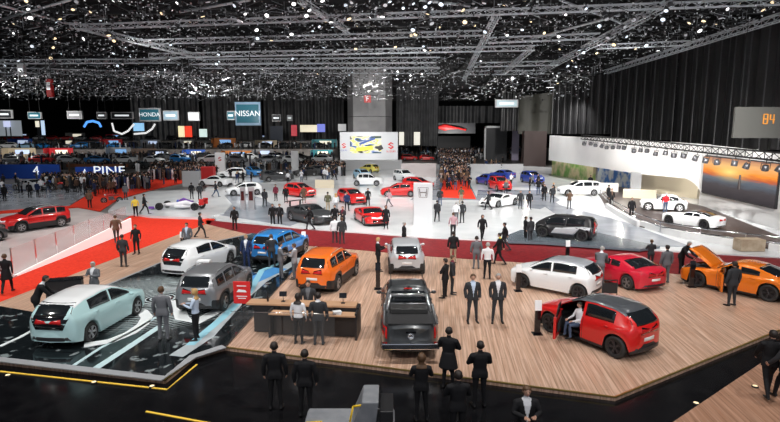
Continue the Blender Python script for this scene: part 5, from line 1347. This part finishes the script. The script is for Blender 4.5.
o = wallseg('display', a0 + nrm * .56, a1 + nrm * .56, 1.55, 4.75, 4.85, 1.45, th=.12, m=M_SUN, parent=scr)
wallseg('frame', a0 + nrm * .40, a1 + nrm * .40, 1.45, 4.85, 4.95, 1.35, th=.2, m=BLACK, parent=scr)
mid = a0.lerp(a1, .42) + nrm * .72
MB().bar((mid.x, mid.y, 2.4), (mid.x, mid.y, 3.6), .14, 6, r2=.07).build('tower_shape', mat('screen_dark', (.03, .02, .02), .5), scr)
# bleached spotlight truss in front of the white pavilion

def truss(a, b_, label, s=.5, r=.035, name='lighting_truss', m=STEEL, bay=.9, group=None, tri=False):
    a, b_ = Vector(a), Vector(b_); d = (b_ - a); ln = d.length; d.normalize()
    side = d.cross(Vector((0, 0, 1))).normalized() * s / 2; up = Vector((0, 0, s / 2)); mb = MB()
    cs = [side + up, -side + up, -side - up, side - up]
    o0 = a
    for c_ in cs: mb.bar(c_, c_ + d * ln, r, 4)
    n = max(2, int(ln / bay))
    for k in range(n):
        p0, p1 = d * (ln * k / n), d * (ln * (k + 1) / n)
        for i in range(4):
            j = (i + 1) % 4
            mb.bar(p0 + cs[i], p1 + cs[j], r * .6, 3, caps=False)
            if k % 2 == 0 and i in (1, 3): mb.bar(p0 + cs[i], p0 + cs[j], r * .6, 3, caps=False)
    o = mb.build(name, m); o.location = a; tag(o, label, 'truss', group); return o
truss(P(585, 137.5, 6.5) * 0 + PY(583, 137, 66), PY(790, 158, 33), 'black lighting truss along the top of the white pavilion', .5, .05, m=mat('black_truss', (.012, .012, .013), .6, 0))

# guard rail and white kerb around the dark track
rail_px = [(592, 181), (600, 194), (612, 206), (635, 220), (660, 230), (700, 237.5), (745, 243.5), (790, 249)]
rail = empty('guard_rail', (0, 0, 0), 0, 'curved silver double guard rail around the dark track', 'rail')
for off, zz in ((0, .45), (0, .8)):
    MB().path([P(x, y + 3, .0) + Vector((0, 0, zz)) for x, y in rail_px], .05, 6).build('rail_bar', CHROME, rail)
for i, (x, y) in enumerate(rail_px): q = P(x, y + 3, 0); MB().bar(q, q + Vector((0, 0, .82)), .04, 6).build('post', CHROME, rail)
kb = [(608, 208), (620, 216), (640, 227), (680, 238), (720, 245), (738, 247.3), (768, 251), (790, 254)]
pts = [P(x, y, 0) for x, y in kb]
kb_skip = (738, 768)
kw_ = empty('kerb_wall', (0, 0, 0), 0, 'low white curved wall below the silver guard rail', 'low wall')
for i, (a, b_) in enumerate(zip(pts, pts[1:])):
  if kb[i][0] != 738: wallseg('segment', a, b_, 0, .45, th=.25, m=PW, parent=kw_)
bb = tag(upright('beige_block', 742, 765, 240, 251.5, P(750, 252).y, .8, noisy('travertine', (.42, .32, .22), (.55, .45, .33), 3, .6)), 'beige stone patterned block at the guard rail', 'block')


# columns, drapes, hanging boards
cl_ = PY(369.5, 130, 134)
mb = MB(); rad = 5.6
mb.lathe([(rad, -.15), (rad, 22.6)], (cl_.x, 134 + 3, 0), 8); mb.sm = [False] * len(mb.sm)
for z in (6, 11, 16): mb.lathe([(rad + .03, z - .06), (rad + .06, z), (rad + .03, z + .06)], (cl_.x, 137, 0), 8, mi=1)
tag(mb.build('pillar_concrete', [noisy('concrete', (.27, .27, .28), (.36, .36, .37), .25, .6), DGREYP]), kind='structure')
f_ = empty('fire_sign', PY(367.5, 99, 131.36), 0, 'small red square sign with a letter F on the large column', 'sign')
MB().box((0, 0, 0), (1.7, .1, 1.7)).build('board', SIGNRED, f_); text('F', 1.5, SIGNW, f_, (0, -.08, 0), (PI / 2, 0, 0))
M_DRAPE = noisy('drape_black', (.010, .010, .011), (.018, .018, .02), .5, .45, spec=.5)
M_DRAPEG = noisy('drape_grey', (.035, .036, .04), (.06, .062, .066), .5, .45, spec=.5)
POLE = mat('pole_grey', (.07, .07, .075), .4, .3)
def drape(x0, x1, yt, yb, Y, label, m=M_DRAPE, folds=8, slant=None):
    a = PY(x0, yb, Y); b_ = PY(x1, yb, Y if slant is None else slant)
    if Y == 185: a.z = b_.z = 4.6
    zt0 = PY(x0, yt[0], Y).z; zt1 = PY(x1, yt[1], Y if slant is None else slant).z
    n = folds * 6; vs = []; d = (b_ - a); nn = Vector((-d.y, d.x, 0)).normalized()
    for i in range(n + 1):
        t_ = i / n; p = a.lerp(b_, t_) + nn * .32 * (math.sin(t_ * folds * 2 * PI) + .4 * math.sin(t_ * folds * 5.3 * PI))
        vs += [(p.x, p.y, p.z), (p.x, p.y, zt0 + (zt1 - zt0) * t_)]
    fs = [(2 * i, 2 * i + 2, 2 * i + 3, 2 * i + 1) for i in range(n)]
    nv = len(vs); vs2 = [(x + nn.x * .05, y + nn.y * .05, z) for x, y, z in vs]
    o = MB().add(vs + vs2, fs + [tuple(nv + i for i in f[::-1]) for f in fs], 0, True).build('curtain', m)
    if m is M_DRAPE:
        for k in range(folds):
            t_ = (k + .25) / folds; p = a.lerp(b_, t_); p = p - nn * .5 * (1 if nn.dot(p) > 0 else -1)
            MB().bar((p.x, p.y, p.z + .02), (p.x, p.y, zt0 + (zt1 - zt0) * t_), .05 + p.y / 2200, 5).build('pole', POLE, o)
    return tag(o, label, 'curtain')
drape(396, 418, (84, 84), 146, 150, 'dark grey curtain right of the large column, left half', M_DRAPEG, 4)
drape(418, 438, (86, 86), 146, 151, 'dark grey curtain right of the large column, right half', M_DRAPEG, 4)
drape(132, 200, (92, 92), 127, 185, 'dark grey curtain wall behind the hanging signs', M_DRAPEG, 12)
drape(203, 262, (92, 92), 127, 185, 'dark grey curtain wall behind the large NISSAN sign', M_DRAPEG, 10)
drape(264, 344, (94, 94), 125, 185, 'dark grey curtain wall left of the large column', M_DRAPEG, 12)
drape(438, 500, (106, 106), 123, 160, 'dark curtain above the red car banner', M_DRAPEG, 9)
drape(500, 522, (92, 92), 131, 120, 'black curtain below the white hanging sign box', M_DRAPE, 4)
drape(518, 552, (96, 92), 134, 118, 'plain olive grey curtain panel', mat('olive_drape', (.06, .06, .05), .6), 2)
drape(552, 612, (83, 72), 134, 116, 'black pleated curtain behind the left part of the white pavilion', M_DRAPE, 9, 100)
drape(612, 672, (72, 52), 140, 100, 'black pleated curtain above the middle of the white pavilion', M_DRAPE, 7, 76)
drape(672, 800, (52, 10), 150, 76, 'black pleated curtain above the sunset screen at the side of the hall', M_DRAPE, 9, 47)
for x0 in (690, 712, 735, 757): pass
hb = empty('hanging_board', PY(758, 122, 41), R(-0), 'grey hanging board with an orange monogram above the sunset screen', 'board')
xa, xb, zb, zt = span(735, 785, 107, 138, 41)
MB().box(((xa + xb) / 2 - hb.location.x, 0, (zb + zt) / 2 - hb.location.z), (xb - xa, .2, zt - zb)).build('panel', mat('board_grey', (.075, .075, .07), .5), hb)
ORL = mat('orange_mark', (.55, .22, .03), .4, emit=.2)
xm = PY(768, 119, 41).x - hb.location.x; zm = PY(768, 119, 41).z - hb.location.z
mb = MB()
for a in [(-.42, -.35, -.42, .35), (-.42, .35, -.12, .35), (-.12, .35, -.12, -.35), (-.42, 0, -.12, 0), (-.42, -.35, -.12, -.35), (.08, .35, .08, -.05), (.08, -.05, .42, -.05), (.34, .35, .34, -.35)]: mb.bar((xm + a[0], -.12, zm + a[1]), (xm + a[2], -.12, zm + a[3]), .05, 4)
mb.build('monogram', ORL, hb)
for x in (xa + .4, xb - .4): MB().bar((x - hb.location.x, 0, zt - hb.location.z), (x - hb.location.x, 0, 16 - hb.location.z), .02, 4).build('cable', BLACK, hb)

LAMPBK = mat('cable_dark', (.04, .04, .042), .6)
def hang_sign(x0, x1, yt, yb, Y, label, body=None, inner=TEALSC, frame=LGREYP, txt=None, tz=.55, cab=True):
    c_ = PY((x0 + x1) / 2, (yt + yb) / 2, Y); t = empty('hanging_sign', c_, 0, label, 'sign')
    xa, xb, zb, zt = span(x0, x1, yt, yb, Y); w_, h_ = xb - xa, zt - zb
    MB().box((0, 0, 0), (w_, .5, h_)).build('case', frame, t, bevel=.05)
    MB().box((0, -.28, 0), (w_ * .88, .1, h_ * .78)).build('face', inner, t)
    if txt: text(txt, h_ * tz, SIGNW, t, (0, -.36, 0), (PI / 2, 0, 0), sx=1.0)
    else:
        mb = MB(); mb.box((0, -.35, 0), (w_ * .62, .04, h_ * .22)); mb.build('text_line', SIGNW, t)
    if cab:
        for s in (-1, 1): MB().bar((s * w_ * .38, 0, h_ / 2), (s * w_ * .38, 0, 22.75 - c_.z), .04, 4).build('cable', LAMPBK, t)
    return t
hang_sign(-4, 13, 110, 118.5, 122, 'first small dark hanging sign at the left picture edge', inner=DGREYP)
hang_sign(28, 42, 112, 119, 122, 'small teal hanging sign second in the left row')
hang_sign(67, 83, 111, 119, 122, 'grey hanging sign third in the left row', inner=GREYP)
hang_sign(97, 107, 112, 119, 124, 'small dark hanging sign fourth in the left row', inner=DGREYP)
hang_sign(111, 134, 112, 119, 122, 'long dark hanging sign with a pale right half', inner=DGREYP)
hang_sign(139, 161, 108, 121.5, 120, 'hanging sign reading HONDA', txt='HONDA', tz=.42)
hang_sign(163, 179, 110.5, 120.5, 121, 'pale blue hanging sign right of the HONDA one', inner=mat('pale_blue_sign', (.35, .5, .6), .4, emit=.4))
hang_sign(188, 200, 112, 121, 121, 'white hanging sign left of the large NISSAN one', inner=mat('white_sign', (.75, .78, .8), .4, emit=.6))
hang_sign(227, 235, 111, 120, 124, 'small teal hanging sign partly behind the large NISSAN one')
hang_sign(235, 261, 102, 125.5, 100, 'large hanging sign reading NISSAN', txt='NISSAN', tz=.33, frame=mat('sign_frame_blue', (.3, .45, .6), .3, emit=.25))
hang_sign(272, 281, 114.5, 121.5, 124, 'small dark blue hanging sign right of the large NISSAN one', inner=DGREYP)
hang_sign(287, 292.5, 115, 121, 124, 'tiny pale hanging sign before the glittering rigging', inner=LGREYP)
t = hang_sign(46.5, 53.5, 79, 97, 70, 'red vertical hanging banner with white panel', inner=SIGNRED, frame=SIGNRED); MB().box((0, -.36, .35), (.5, .03, .7)).build('white_panel', WHITE, t)
t = hang_sign(18, 26, 64, 76, 70, 'pale vertical hanging banner with faint number', inner=GREYP, frame=GREYP)
hang_sign(495, 518, 99.5, 107.5, 118, 'white hanging sign box above the black curtain', inner=mat('pale_aqua', (.5, .62, .66), .4, emit=.35), frame=LGREYP)
# far displays on the terraces
def far_panel(x0, x1, yt, yb, Y, m, label, cat='screen'):
    o = tag(upright('display_panel', x0, x1, yt, yb, Y, .3, m, None), label, cat)
    xa, xb, zb, zt = span(x0, x1, yt, yb, Y)
    if Y > 159 and x0 < 330:
        for x in (xa + .3, xb - .3): MB().box((x, Y + .5, (4.6 + zt) / 2), (.15, .4, zt - 4.6)).build('post', DGREYP, o)
    return o
EM = lambda n, c, e=.8: mat(n, c, .4, emit=e)
far_panel(-4, 22, 120.5, 136, 170, EM('far_white', (.45, .5, .55), .3), 'pale lit wall at the far left end')
far_panel(3, 10, 121, 127, 169, EM('far_lilac', (.55, .6, .85)), 'bluish lit square on the pale far left wall')
far_panel(35, 39, 121, 127, 169, EM('far_cream', (.8, .75, .6)), 'small cream lit panel at the far left')
far_panel(40.5, 45, 120.5, 135, 168, EM('far_lblue', (.5, .65, .85)), 'tall pale blue lit banner at the far left')
far_panel(133, 144, 123, 131, 168, EM('far_skyblue', (.25, .5, .75)), 'sky blue screen inside the white curved ribbon')
far_panel(178, 184.5, 126, 137, 168, EM('far_yellow', (.85, .75, .45)), 'cream lit panel at the left of the red one')
far_panel(184.5, 192, 126, 137, 168, EM('far_red', (.8, .05, .02)), 'red lit panel right of the cream one')
far_panel(199, 207, 129, 137, 168, EM('far_mint', (.6, .75, .7)), 'pale mint lit panel with a mark')
far_panel(291, 297, 125, 136, 168, EM('far_crimson', (.55, .05, .07), .5), 'dark red poster on the far terrace')
far_panel(300, 317, 125, 132, 168, EM('far_pcream', (.75, .68, .5)), 'cream lit wall on the far terrace beside the violet screen')
far_panel(317, 325, 124, 132, 167, EM('far_violet', (.15, .18, .6)), 'violet blue screen on the far terrace')
far_panel(338, 346, 124, 131, 160, EM('far_pwhite', (.6, .6, .6), .5), 'pale panel beside the large column')
far_panel(399, 404, 132, 145, 148, EM('far_arch', (.7, .68, .6), .7), 'lit doorway left in the dark grey curtain')
far_panel(414, 420, 132, 145, 148, EM('far_arch2', (.7, .68, .6), .7), 'lit doorway right in the dark grey curtain')
far_panel(270, 283, 126, 141, 166, mat('navy_far', (.02, .035, .07), .4), 'dark navy block on the far terrace', 'block')
far_panel(128, 156, 148.5, 153, 129.7, mat('tan_far', (.28, .2, .16), .6), 'tan partition on the upper terrace', 'partition')
far_panel(66, 128, 164, 167, 99, mat('rust_far', (.2, .07, .03), .6), 'rust coloured low wall behind the blue banner', 'low wall')
a = tag(MB().path([PY(112, 123, 166), PY(114, 131, 166), PY(122, 134, 166), PY(128, 131, 166), PY(134, 124, 166)], .28, 6).build('light_ribbon', EM('ribbon', (.75, .75, .75), .8)), 'white curved light ribbon at the far left', 'light')
b_ = tag(MB().path([PY(134, 134, 166), PY(146, 133, 166), PY(152, 129, 166), PY(155, 124, 166)], .28, 6).build('light_ribbon', EM('ribbon', (.75, .75, .75), .8)), 'white curved light ribbon right of the sky blue screen', 'light')
tag(MB().path([PY(84, 127, 165), PY(87, 122, 165), PY(93, 121, 165), PY(99, 123, 165), PY(101, 127, 165)], .35, 6).build('light_arch', EM('blue_arch', (.1, .35, .9), 1.0)), 'blue lit arch on the far left', 'light')

# ------------------------------------------------------------------ far rows of cars
far_cols = [P_RED, P_WHITE, P_WHITE, P_BLUE, P_DGREY, P_SILV, P_BLACK, P_LBLUE, P_RED, P_BLACK]
protos = {}
def far_car(px, py, rz, colour, z=None, kind='hatch', label=None, group=None):
    if kind not in protos: protos[kind] = car(kind, P_WHITE, low=BLACK, far=True)[0]; c = protos[kind]; first = True
    else: c = tree_copy(protos[kind]); first = False
    g = ground(px, py) if z is None else P(px, py, z)
    c.location = g; c.rotation_euler = (0, 0, R(rz))
    for ch in c.children:
        if ch.name.startswith('body'):
            for s in ch.material_slots:
                s.link = 'OBJECT'
            ch.material_slots[0].material = colour; ch.material_slots[1].material = BLACK; ch.material_slots[2].material = colour
    tag(c, label, 'car', group); CAR_XY.append((g.x, g.y)); return c
def row(x0, x1, n, y0, y1, z, label, group, cols, kinds=('hatch', 'suv', 'sedan')):
    for k in range(n):
        px = x0 + (x1 - x0) * (k + .5) / n + random.uniform(-1, 1); py = y0 + (y1 - y0) * (k + .5) / n
        far_car(px, py, random.choice([0, 180, 20, 200, 160, -25]), random.choice(cols), z, random.choice(kinds), label, group)
# top terrace at the far left: reds, whites
row(2, 132, 9, 140.2, 139.8, 4.6, 'car in the row on the topmost far terrace at the left', 'cars on the top terrace, left', [P_RED, P_WHITE, P_DGREY, P_RED, P_SILV])
row(140, 335, 9, 140.2, 139.8, 4.6, 'car in the row on the topmost far terrace in the middle', 'cars on the top terrace, middle', [P_DGREY, P_BLACK, P_WHITE, P_SILV, P_BLUE])
row(0, 125, 7, 148.6, 148.4, 3.0, 'car in the row on the upper far terrace at the left', 'cars on the upper terrace, left', [P_BLUE, P_WHITE, P_BLACK, P_LBLUE, P_BLUE])
row(158, 330, 9, 148.2, 148.0, 3.0, 'car in the row on the upper far terrace in the middle', 'cars on the upper terrace, middle', [P_BLACK, P_WHITE, P_DGREY, P_BLACK, P_SILV])
row(0, 335, 12, 163.0, 162.8, 1.2, 'car at the front edge of the lower far terrace', 'cars at the edge of the lower terrace', [P_WHITE, P_SILV, P_BLACK, P_RED, P_BLUE, P_WHITE])
row(0, 335, 14, 146.3, 146.2, 3.0, 'car at the back of the upper far terrace', 'cars at the back of the upper terrace', [P_WHITE, P_LBLUE, P_BLACK, P_RED, P_YEL])
row(0, 125, 5, 160.6, 160.4, 1.2, 'car in the row on the lower far terrace at the left', 'cars on the lower terrace, left', [P_BLACK, P_WHITE, P_SILV, P_DGREY])
row(150, 335, 8, 160.2, 159.8, 1.2, 'car in the row on the lower far terrace in the middle', 'cars on the lower terrace, middle', [P_BLACK, P_BLACK, P_WHITE, P_SILV, P_DGREY])
for px, py, col, kd, rz, l in [(409, 160.5, P_RED, 'suv', 10, 'left red car on the display left of the aisle'), (427, 160.5, P_RED, 'hatch', -10, 'right red car on the display left of the aisle'),
        (407, 155, P_LBLUE, 'hatch', 0, 'left pale blue car behind the two red display cars'), (424, 155, P_LBLUE, 'hatch', 180, 'right pale blue car behind the two red display cars'),
        (274, 167, P_WHITE, 'hatch', 20, 'white car behind the large dark car'), (232, 178, P_WHITE, 'suv', 190, 'white car left of the blue hatchback'), (418, 189, P_RED, 'hatch', -30, 'small red car behind the red hatchback, by the totem'),
        (216, 186, P_WHITE, 'sedan', 160, 'white car with red stripe left of the middle stand'), (322, 175, P_DGREY, 'suv', 10, 'dark car left of the yellow small car'), (305, 176, P_BLACK, 'hatch', 200, 'black car behind the cream bench wall'),
        (480, 158, P_WHITE, 'sedan', 10, 'white car on the dark stand right of the aisle'), (463, 152, P_YEL, 'coupe' if False else 'sedan', 0, 'yellowish car at the far end of the aisle'),
        (178, 177, P_BLACK, 'suv', 0, 'black car at the end of the left red carpet'), (160, 176, P_DGREY, 'sedan', 180, 'dark car beside the end of the left red carpet')]:
    far_car(px, py, rz, col, None, kd, l)
row(130, 335, 9, 168.6, 167, 0, 'car in the row on the hall floor before the lower terrace', 'cars before the lower terrace', [P_BLACK, P_DGREY, P_WHITE, P_BLACK, P_BLUE])
for k, (px, py, rz) in enumerate([(60, 190, 30), (72, 188, 60), (84, 190, 120), (96, 187, 20), (48, 188, 10), (66, 184, 160)]):
    motorcycle(ground(px, py), rz, [REDP, BLUEP, BLACK][k % 3], 'motorcycle in the packed stand before the blue banner wall', 'motorcycles before the blue banner')

crowd(34, [(44, 186), (150, 183), (150, 190), (100, 197), (44, 194)], 'visitor in the packed stand before the blue banner wall', 'visitors before the blue banner', gap=.6)
crowd(8, [(0, 184), (44, 182), (44, 192), (0, 196)], 'visitor around the silver coupe before the blue banner wall', 'visitors around the silver coupe', gap=.6)
crowd(20, [(150, 176), (214, 170), (222, 176), (200, 184), (150, 186)], 'visitor at the end of the left red carpet', 'visitors on the left red carpet', gap=.6)
crowd(58, [(440, 190), (474, 190), (462, 163), (442, 163)], 'visitor in the dense crowd in the centre aisle', 'crowd in the centre aisle', gap=.5, tops=('black', 'charcoal', 'black', 'black', 'navy', 'brown'))
crowd(10, [(470, 172), (522, 172), (522, 164), (470, 162)], 'visitor right of the centre aisle behind the blue cars', 'visitors behind the blue cars', gap=.6)
crowd(14, [(300, 182), (345, 182), (345, 172), (300, 172)], 'visitor on the stand left of the yellow small car', 'visitors left of the yellow car', gap=.6)
crowd(16, [(225, 186), (300, 184), (300, 170), (225, 172)], 'visitor among the cars of the middle stand', 'visitors in the middle stand', gap=.8)
crowd(8, [(500, 200), (560, 198), (560, 182), (500, 184)], 'visitor between the grey display floor and the cream wall', 'visitors by the grey display floor', gap=.8)
crowd(40, [(0, 163), (335, 162), (335, 159.5), (0, 159.5)], 'visitor on the lower far terrace', 'visitors on the lower terrace', z=1.2, gap=.6)
crowd(20, [(340, 152), (520, 154), (520, 149), (340, 149)], 'visitor at the far end behind the advertising wall', 'visitors at the far end', gap=.8)
# the rest of the crowd is uncountable
def crowd_stuff(n, zones):
    mb = MB(); ms = [CL['black'], CL['charcoal'], CL['grey'], CL['white'], SKIN, CL['navy'], CL['brown']]
    for k in range(n):
        x0, x1, y0, y1, z = random.choice(zones); g = P(random.uniform(x0, x1), random.uniform(y0, y1), z)
        if any(abs(g.x - a) < 2.6 and abs(g.y - b_) < 1.4 for a, b_ in CAR_XY): continue
        h = random.uniform(.94, 1.05); mi = random.choice([0, 0, 0, 1, 1, 2, 3, 5, 6])
        mb.add([(g.x + a * .2 * w_, g.y + b_ * .13 * w_, g.z + zz * h) for zz, w_ in ((0, .8), (.9, .9), (1.4, 1.15), (1.5, .4)) for a, b_ in ((1, 0), (.5, 1), (-.5, 1), (-1, 0), (-.5, -1), (.5, -1))],
               [(6 * i + j, 6 * i + (j + 1) % 6, 6 * i + 6 + (j + 1) % 6, 6 * i + 6 + j) for i in range(3) for j in range(6)], mi, True)
        mb.ball((g.x, g.y, g.z + 1.63 * h), (.09, .1, .13), 5, random.choice([0, 0, 6, 4]))
    return tag(mb.build('distant_crowd', ms), 'dense distant crowd on the terraces and at the far end of the hall', 'crowd', kind='stuff')
BC = [('blue', (.03, .12, .5)), ('white', (.75, .76, .78)), ('red', (.55, .02, .03)), ('black', (.02, .02, .022)), ('cream', (.6, .5, .35)), ('teal', (.05, .3, .35)), ('grey', (.3, .3, .31)), ('orange', (.6, .2, .04))]
for tn, z, y0, lo, hi in (('lower far terrace', 1.2, 158.6, 5, 335), ('upper far terrace', 3.0, 147.4, 5, 335), ('topmost far terrace', 4.6, 139.3, 5, 335)):
    order = BC[:]; random.shuffle(order)
    for k, (cn_, cc) in enumerate(order):
        px = lo + (hi - lo) * (k + .5 + random.uniform(-.25, .25)) / 8; g = P(px, y0, z)
        t = empty('booth', g, 0, 'small %s exhibition booth on the %s' % (cn_, tn), 'booth'); w_ = random.uniform(3.5, 7); h_ = random.uniform(1.6, 2.6)
        cm = mat('booth_' + cn_, cc, .5)
        MB().box((0, 1.2, h_ / 2), (w_, .2, h_)).box((-w_ / 2 + .1, .2, h_ / 2), (.2, 2.0, h_)).build('back_wall', cm, t)
        MB().box((.2, .1, .5), (w_ * .4, .6, 1.0)).build('counter', WHITE if k % 2 else cm, t, bevel=.03)
        MB().box((.2, 1.05, h_ * .62), (w_ * .5, .08, h_ * .4)).build('display', EM('booth_display_%d' % (k % 3), [(.5, .6, .8), (.8, .75, .6), (.2, .4, .7)][k % 3], .7), t)
crowd_stuff(3000, [(0, 335, 146.5, 149, 3.0), (0, 335, 157.5, 163.5, 1.2), (400, 520, 149, 160, 0), (438, 475, 149, 165, 0), (438, 475, 149, 165, 0), (440, 470, 160, 180, 0), (0, 335, 164.5, 172, 0), (44, 150, 184, 189, 0), (150, 205, 170, 180, 0), (300, 345, 168, 176, 0)])

# ------------------------------------------------------------------ rigging under the roof
T17 = lambda x, y, z=16.6: P(x, y, z)
for k, (a, b_, s, l) in enumerate([
    ((72, 25), (205, 58), .9, 'long truss running from the upper left down toward the middle'),
    ((82, 27), (800, 1), .8, 'topmost long cross truss over the whole hall'),
    ((145, 42), (482, 33), .9, 'second cross truss below the topmost one'),
    ((150, 56), (535, 48), 1.0, 'third cross truss above the large column'),
    ((488, 40.5), (600, 36), 1.0, 'short cross truss right of the steep middle one'),
    ((497, 14), (464, 79), .9, 'steep lengthwise truss in the middle of the ceiling'),
    ((532, 48), (505, 72), .9, 'short lengthwise truss right of the steep middle one'),
    ((668, 4), (542, 71), 1.0, 'long slanting truss from the top right toward the middle'),
    ((800, 11), (606, 72), 1.1, 'truss along the top of the black side curtains'),
    ((597, 47), (690, 43), .9, 'short cross truss beside the black side curtains'),
    ((474, 65), (558, 63), 1.1, 'lower short cross truss behind the slanting truss'),
    ((468, 73), (545, 72), 1.1, 'lowest short cross truss at the far end'),
    ((300, 0), (348, 31), .7, 'short slanting truss at the top left of the middle'),
    ((190, 62), (440, 60), 1.3, 'upper truss of the dense bundle above the large column'),
    ((200, 66), (440, 65), 1.3, 'middle truss of the dense bundle above the large column'),
    ((230, 71), (440, 71), 1.4, 'lowest truss of the dense bundle above the large column'),
    ((-20, 62), (180, 61), 1.0, 'thin cross truss at the upper left'),
    ((0, 70), (190, 75), 1.4, 'far cross truss above the left banners')]):
    truss(T17(*a), T17(*b_), l, s * .52, .05 if s < 1 else .065, bay=.9 if s < 1 else 1.3)
for k, (x0, y0, x1, y1) in enumerate([(74, 25, 0, 5), (620, 15, 520, 42), (0, 20, 70, 0), (250, 0, 180, 12), (420, 0, 470, 6), (560, 0, 640, 30)]):
    tag(MB().path([T17(x0, y0, 18), T17(x1, y1, 18)], .12, 6).build('ceiling_pipe', STEEL), 'long thin grey pipe under the dark roof, one of several', 'pipe', 'pipes under the roof')
# stage lamps: one lamp built once with its parts, then copied
LENSES = [mat('lens_white', (1, 1, 1), .3, emit=2.0), mat('lens_cool', (.8, .9, 1), .3, emit=.7), mat('lens_warm', (1, .8, .5), .3, emit=1.0), mat('lens_dim', (.6, .62, .66), .3, emit=.15)]
LAMPB = mat('lamp_body', (.10, .10, .11), .35, .4)
mb = MB().lathe([(.10, .32), (.20, .30), (.24, .0), (.24, -.10)], n=12); mb.build('spotlight_proto', LAMPB)
sp0 = bpy.data.objects['spotlight_proto']; sp0.name = 'stage_spotlight'
lens = MB().lathe([(0, -.085), (.22, -.085)], n=12).build('lens', LENSES[0], sp0)
yoke = MB().path([(-.28, 0, 0), (-.28, 0, .45), (.28, 0, .45), (.28, 0, 0)], .03, 4).bar((0, 0, .45), (0, 0, .9), .03, 4).build('yoke', LAMPB, sp0)
tag(sp0, 'stage spotlight with bright lens hanging under the dark roof', 'spotlight', 'spotlights under the roof')
n_ = 0; first = True
while n_ < 290:
    px = random.uniform(0, 780); py = (random.random() ** 1.15) * 88
    if px > 600 and py > 70 - (px - 600) * .32: continue
    q = T17(px, py, random.choice([15.7, 16.0, 18.5, 19.5]))
    if q.y > 175: continue
    o = sp0 if first else tree_copy(sp0); first = False
    o.location = q; o.rotation_euler = (random.uniform(-.9, .2), random.uniform(-.7, .7), random.uniform(-.5, .5)); s_ = random.uniform(.45, .75) * (1 + q.y / 300); o.scale = (s_,) * 3
    li = random.choice([0, 1, 1, 3, 3, 2] if py < 45 or random.random() < .5 else [3, 1])
    for ch in o.children:
        if ch.name.startswith('lens'): ch.material_slots[0].link = 'OBJECT'; ch.material_slots[0].material = LENSES[li]
    ln_ = ['brilliant white', 'cool bluish', 'warm yellow', 'dim grey'][li]; zn_ = ['left', 'middle', 'right'][min(2, int(px // 260))] + (' near rows' if py < 30 else ' far rows')
    tag(o, 'stage spotlight with %s lens under the roof, %s' % (ln_, zn_), None, '%s spotlights, %s' % (ln_, zn_))
    n_ += 1
# the uncountable rest of the rigging: clamps, cables, small fixtures, and glowing bits that stand in for glints
mb = MB(); k = 0
while k < 12000:
    px = random.uniform(0, 780); py = random.random() ** .85 * 100
    if px > 590 and py > 72 - (px - 600) * .32: continue
    if random.random() < .2: px = random.uniform(0, 345); py = random.uniform(72, 97)
    q = T17(px, py, random.uniform(15.5, 21) if py < 70 else random.uniform(12.5, 17))
    if q.y > 190 or q.y > 150 and -60 < q.x < 20 and False: continue
    f_s = .25 + q.y / 230
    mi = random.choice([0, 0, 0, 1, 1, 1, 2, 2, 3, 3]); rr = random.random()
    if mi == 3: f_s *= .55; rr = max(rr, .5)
    M_ = Matrix.Rotation(random.uniform(0, PI), 3, random.choice('XYZ'))
    if rr < .30: mb.box(q, (random.uniform(.8, 3) * f_s, .07 * f_s, .07 * f_s), mi, Matrix.Rotation(random.uniform(-.4, .4), 3, 'Y'))
    elif rr < .45: mb.box(q, (.06 * f_s, .06 * f_s, random.uniform(.6, 2.0) * f_s), mi)
    elif rr < .8: mb.box(q, (random.uniform(.15, .5) * f_s, random.uniform(.15, .4) * f_s, random.uniform(.12, .35) * f_s), mi, M_)
    else: mb.bar(q, q + M_ @ Vector((.35 * f_s, 0, .1)), .14 * f_s, 6, mi if mi < 3 else 3)
    k += 1
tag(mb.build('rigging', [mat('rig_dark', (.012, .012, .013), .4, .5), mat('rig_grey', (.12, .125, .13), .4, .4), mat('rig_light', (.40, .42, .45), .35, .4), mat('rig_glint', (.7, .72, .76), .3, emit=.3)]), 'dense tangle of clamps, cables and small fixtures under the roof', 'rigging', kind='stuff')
# spotlights on the truss before the pavilion
pa, pb = PY(583, 137, 66), PY(790, 158, 33)
for k in range(22):
    o = tree_copy(sp0); q = pa.lerp(pb, (k + .5) / 22 + random.uniform(-.01, .01)); o.location = q - Vector((0, 0, random.uniform(.75, .95))); o.rotation_euler = (random.uniform(.1, .5), 0, random.uniform(-.8, .8)); o.scale = (.9,) * 3
    tag(o, 'black spotlight on the truss along the white pavilion', 'spotlight', 'spotlights of the white pavilion')
    for ch in o.children:
        if ch.name.startswith('lens'): ch.material_slots[0].material = LENSES[3]
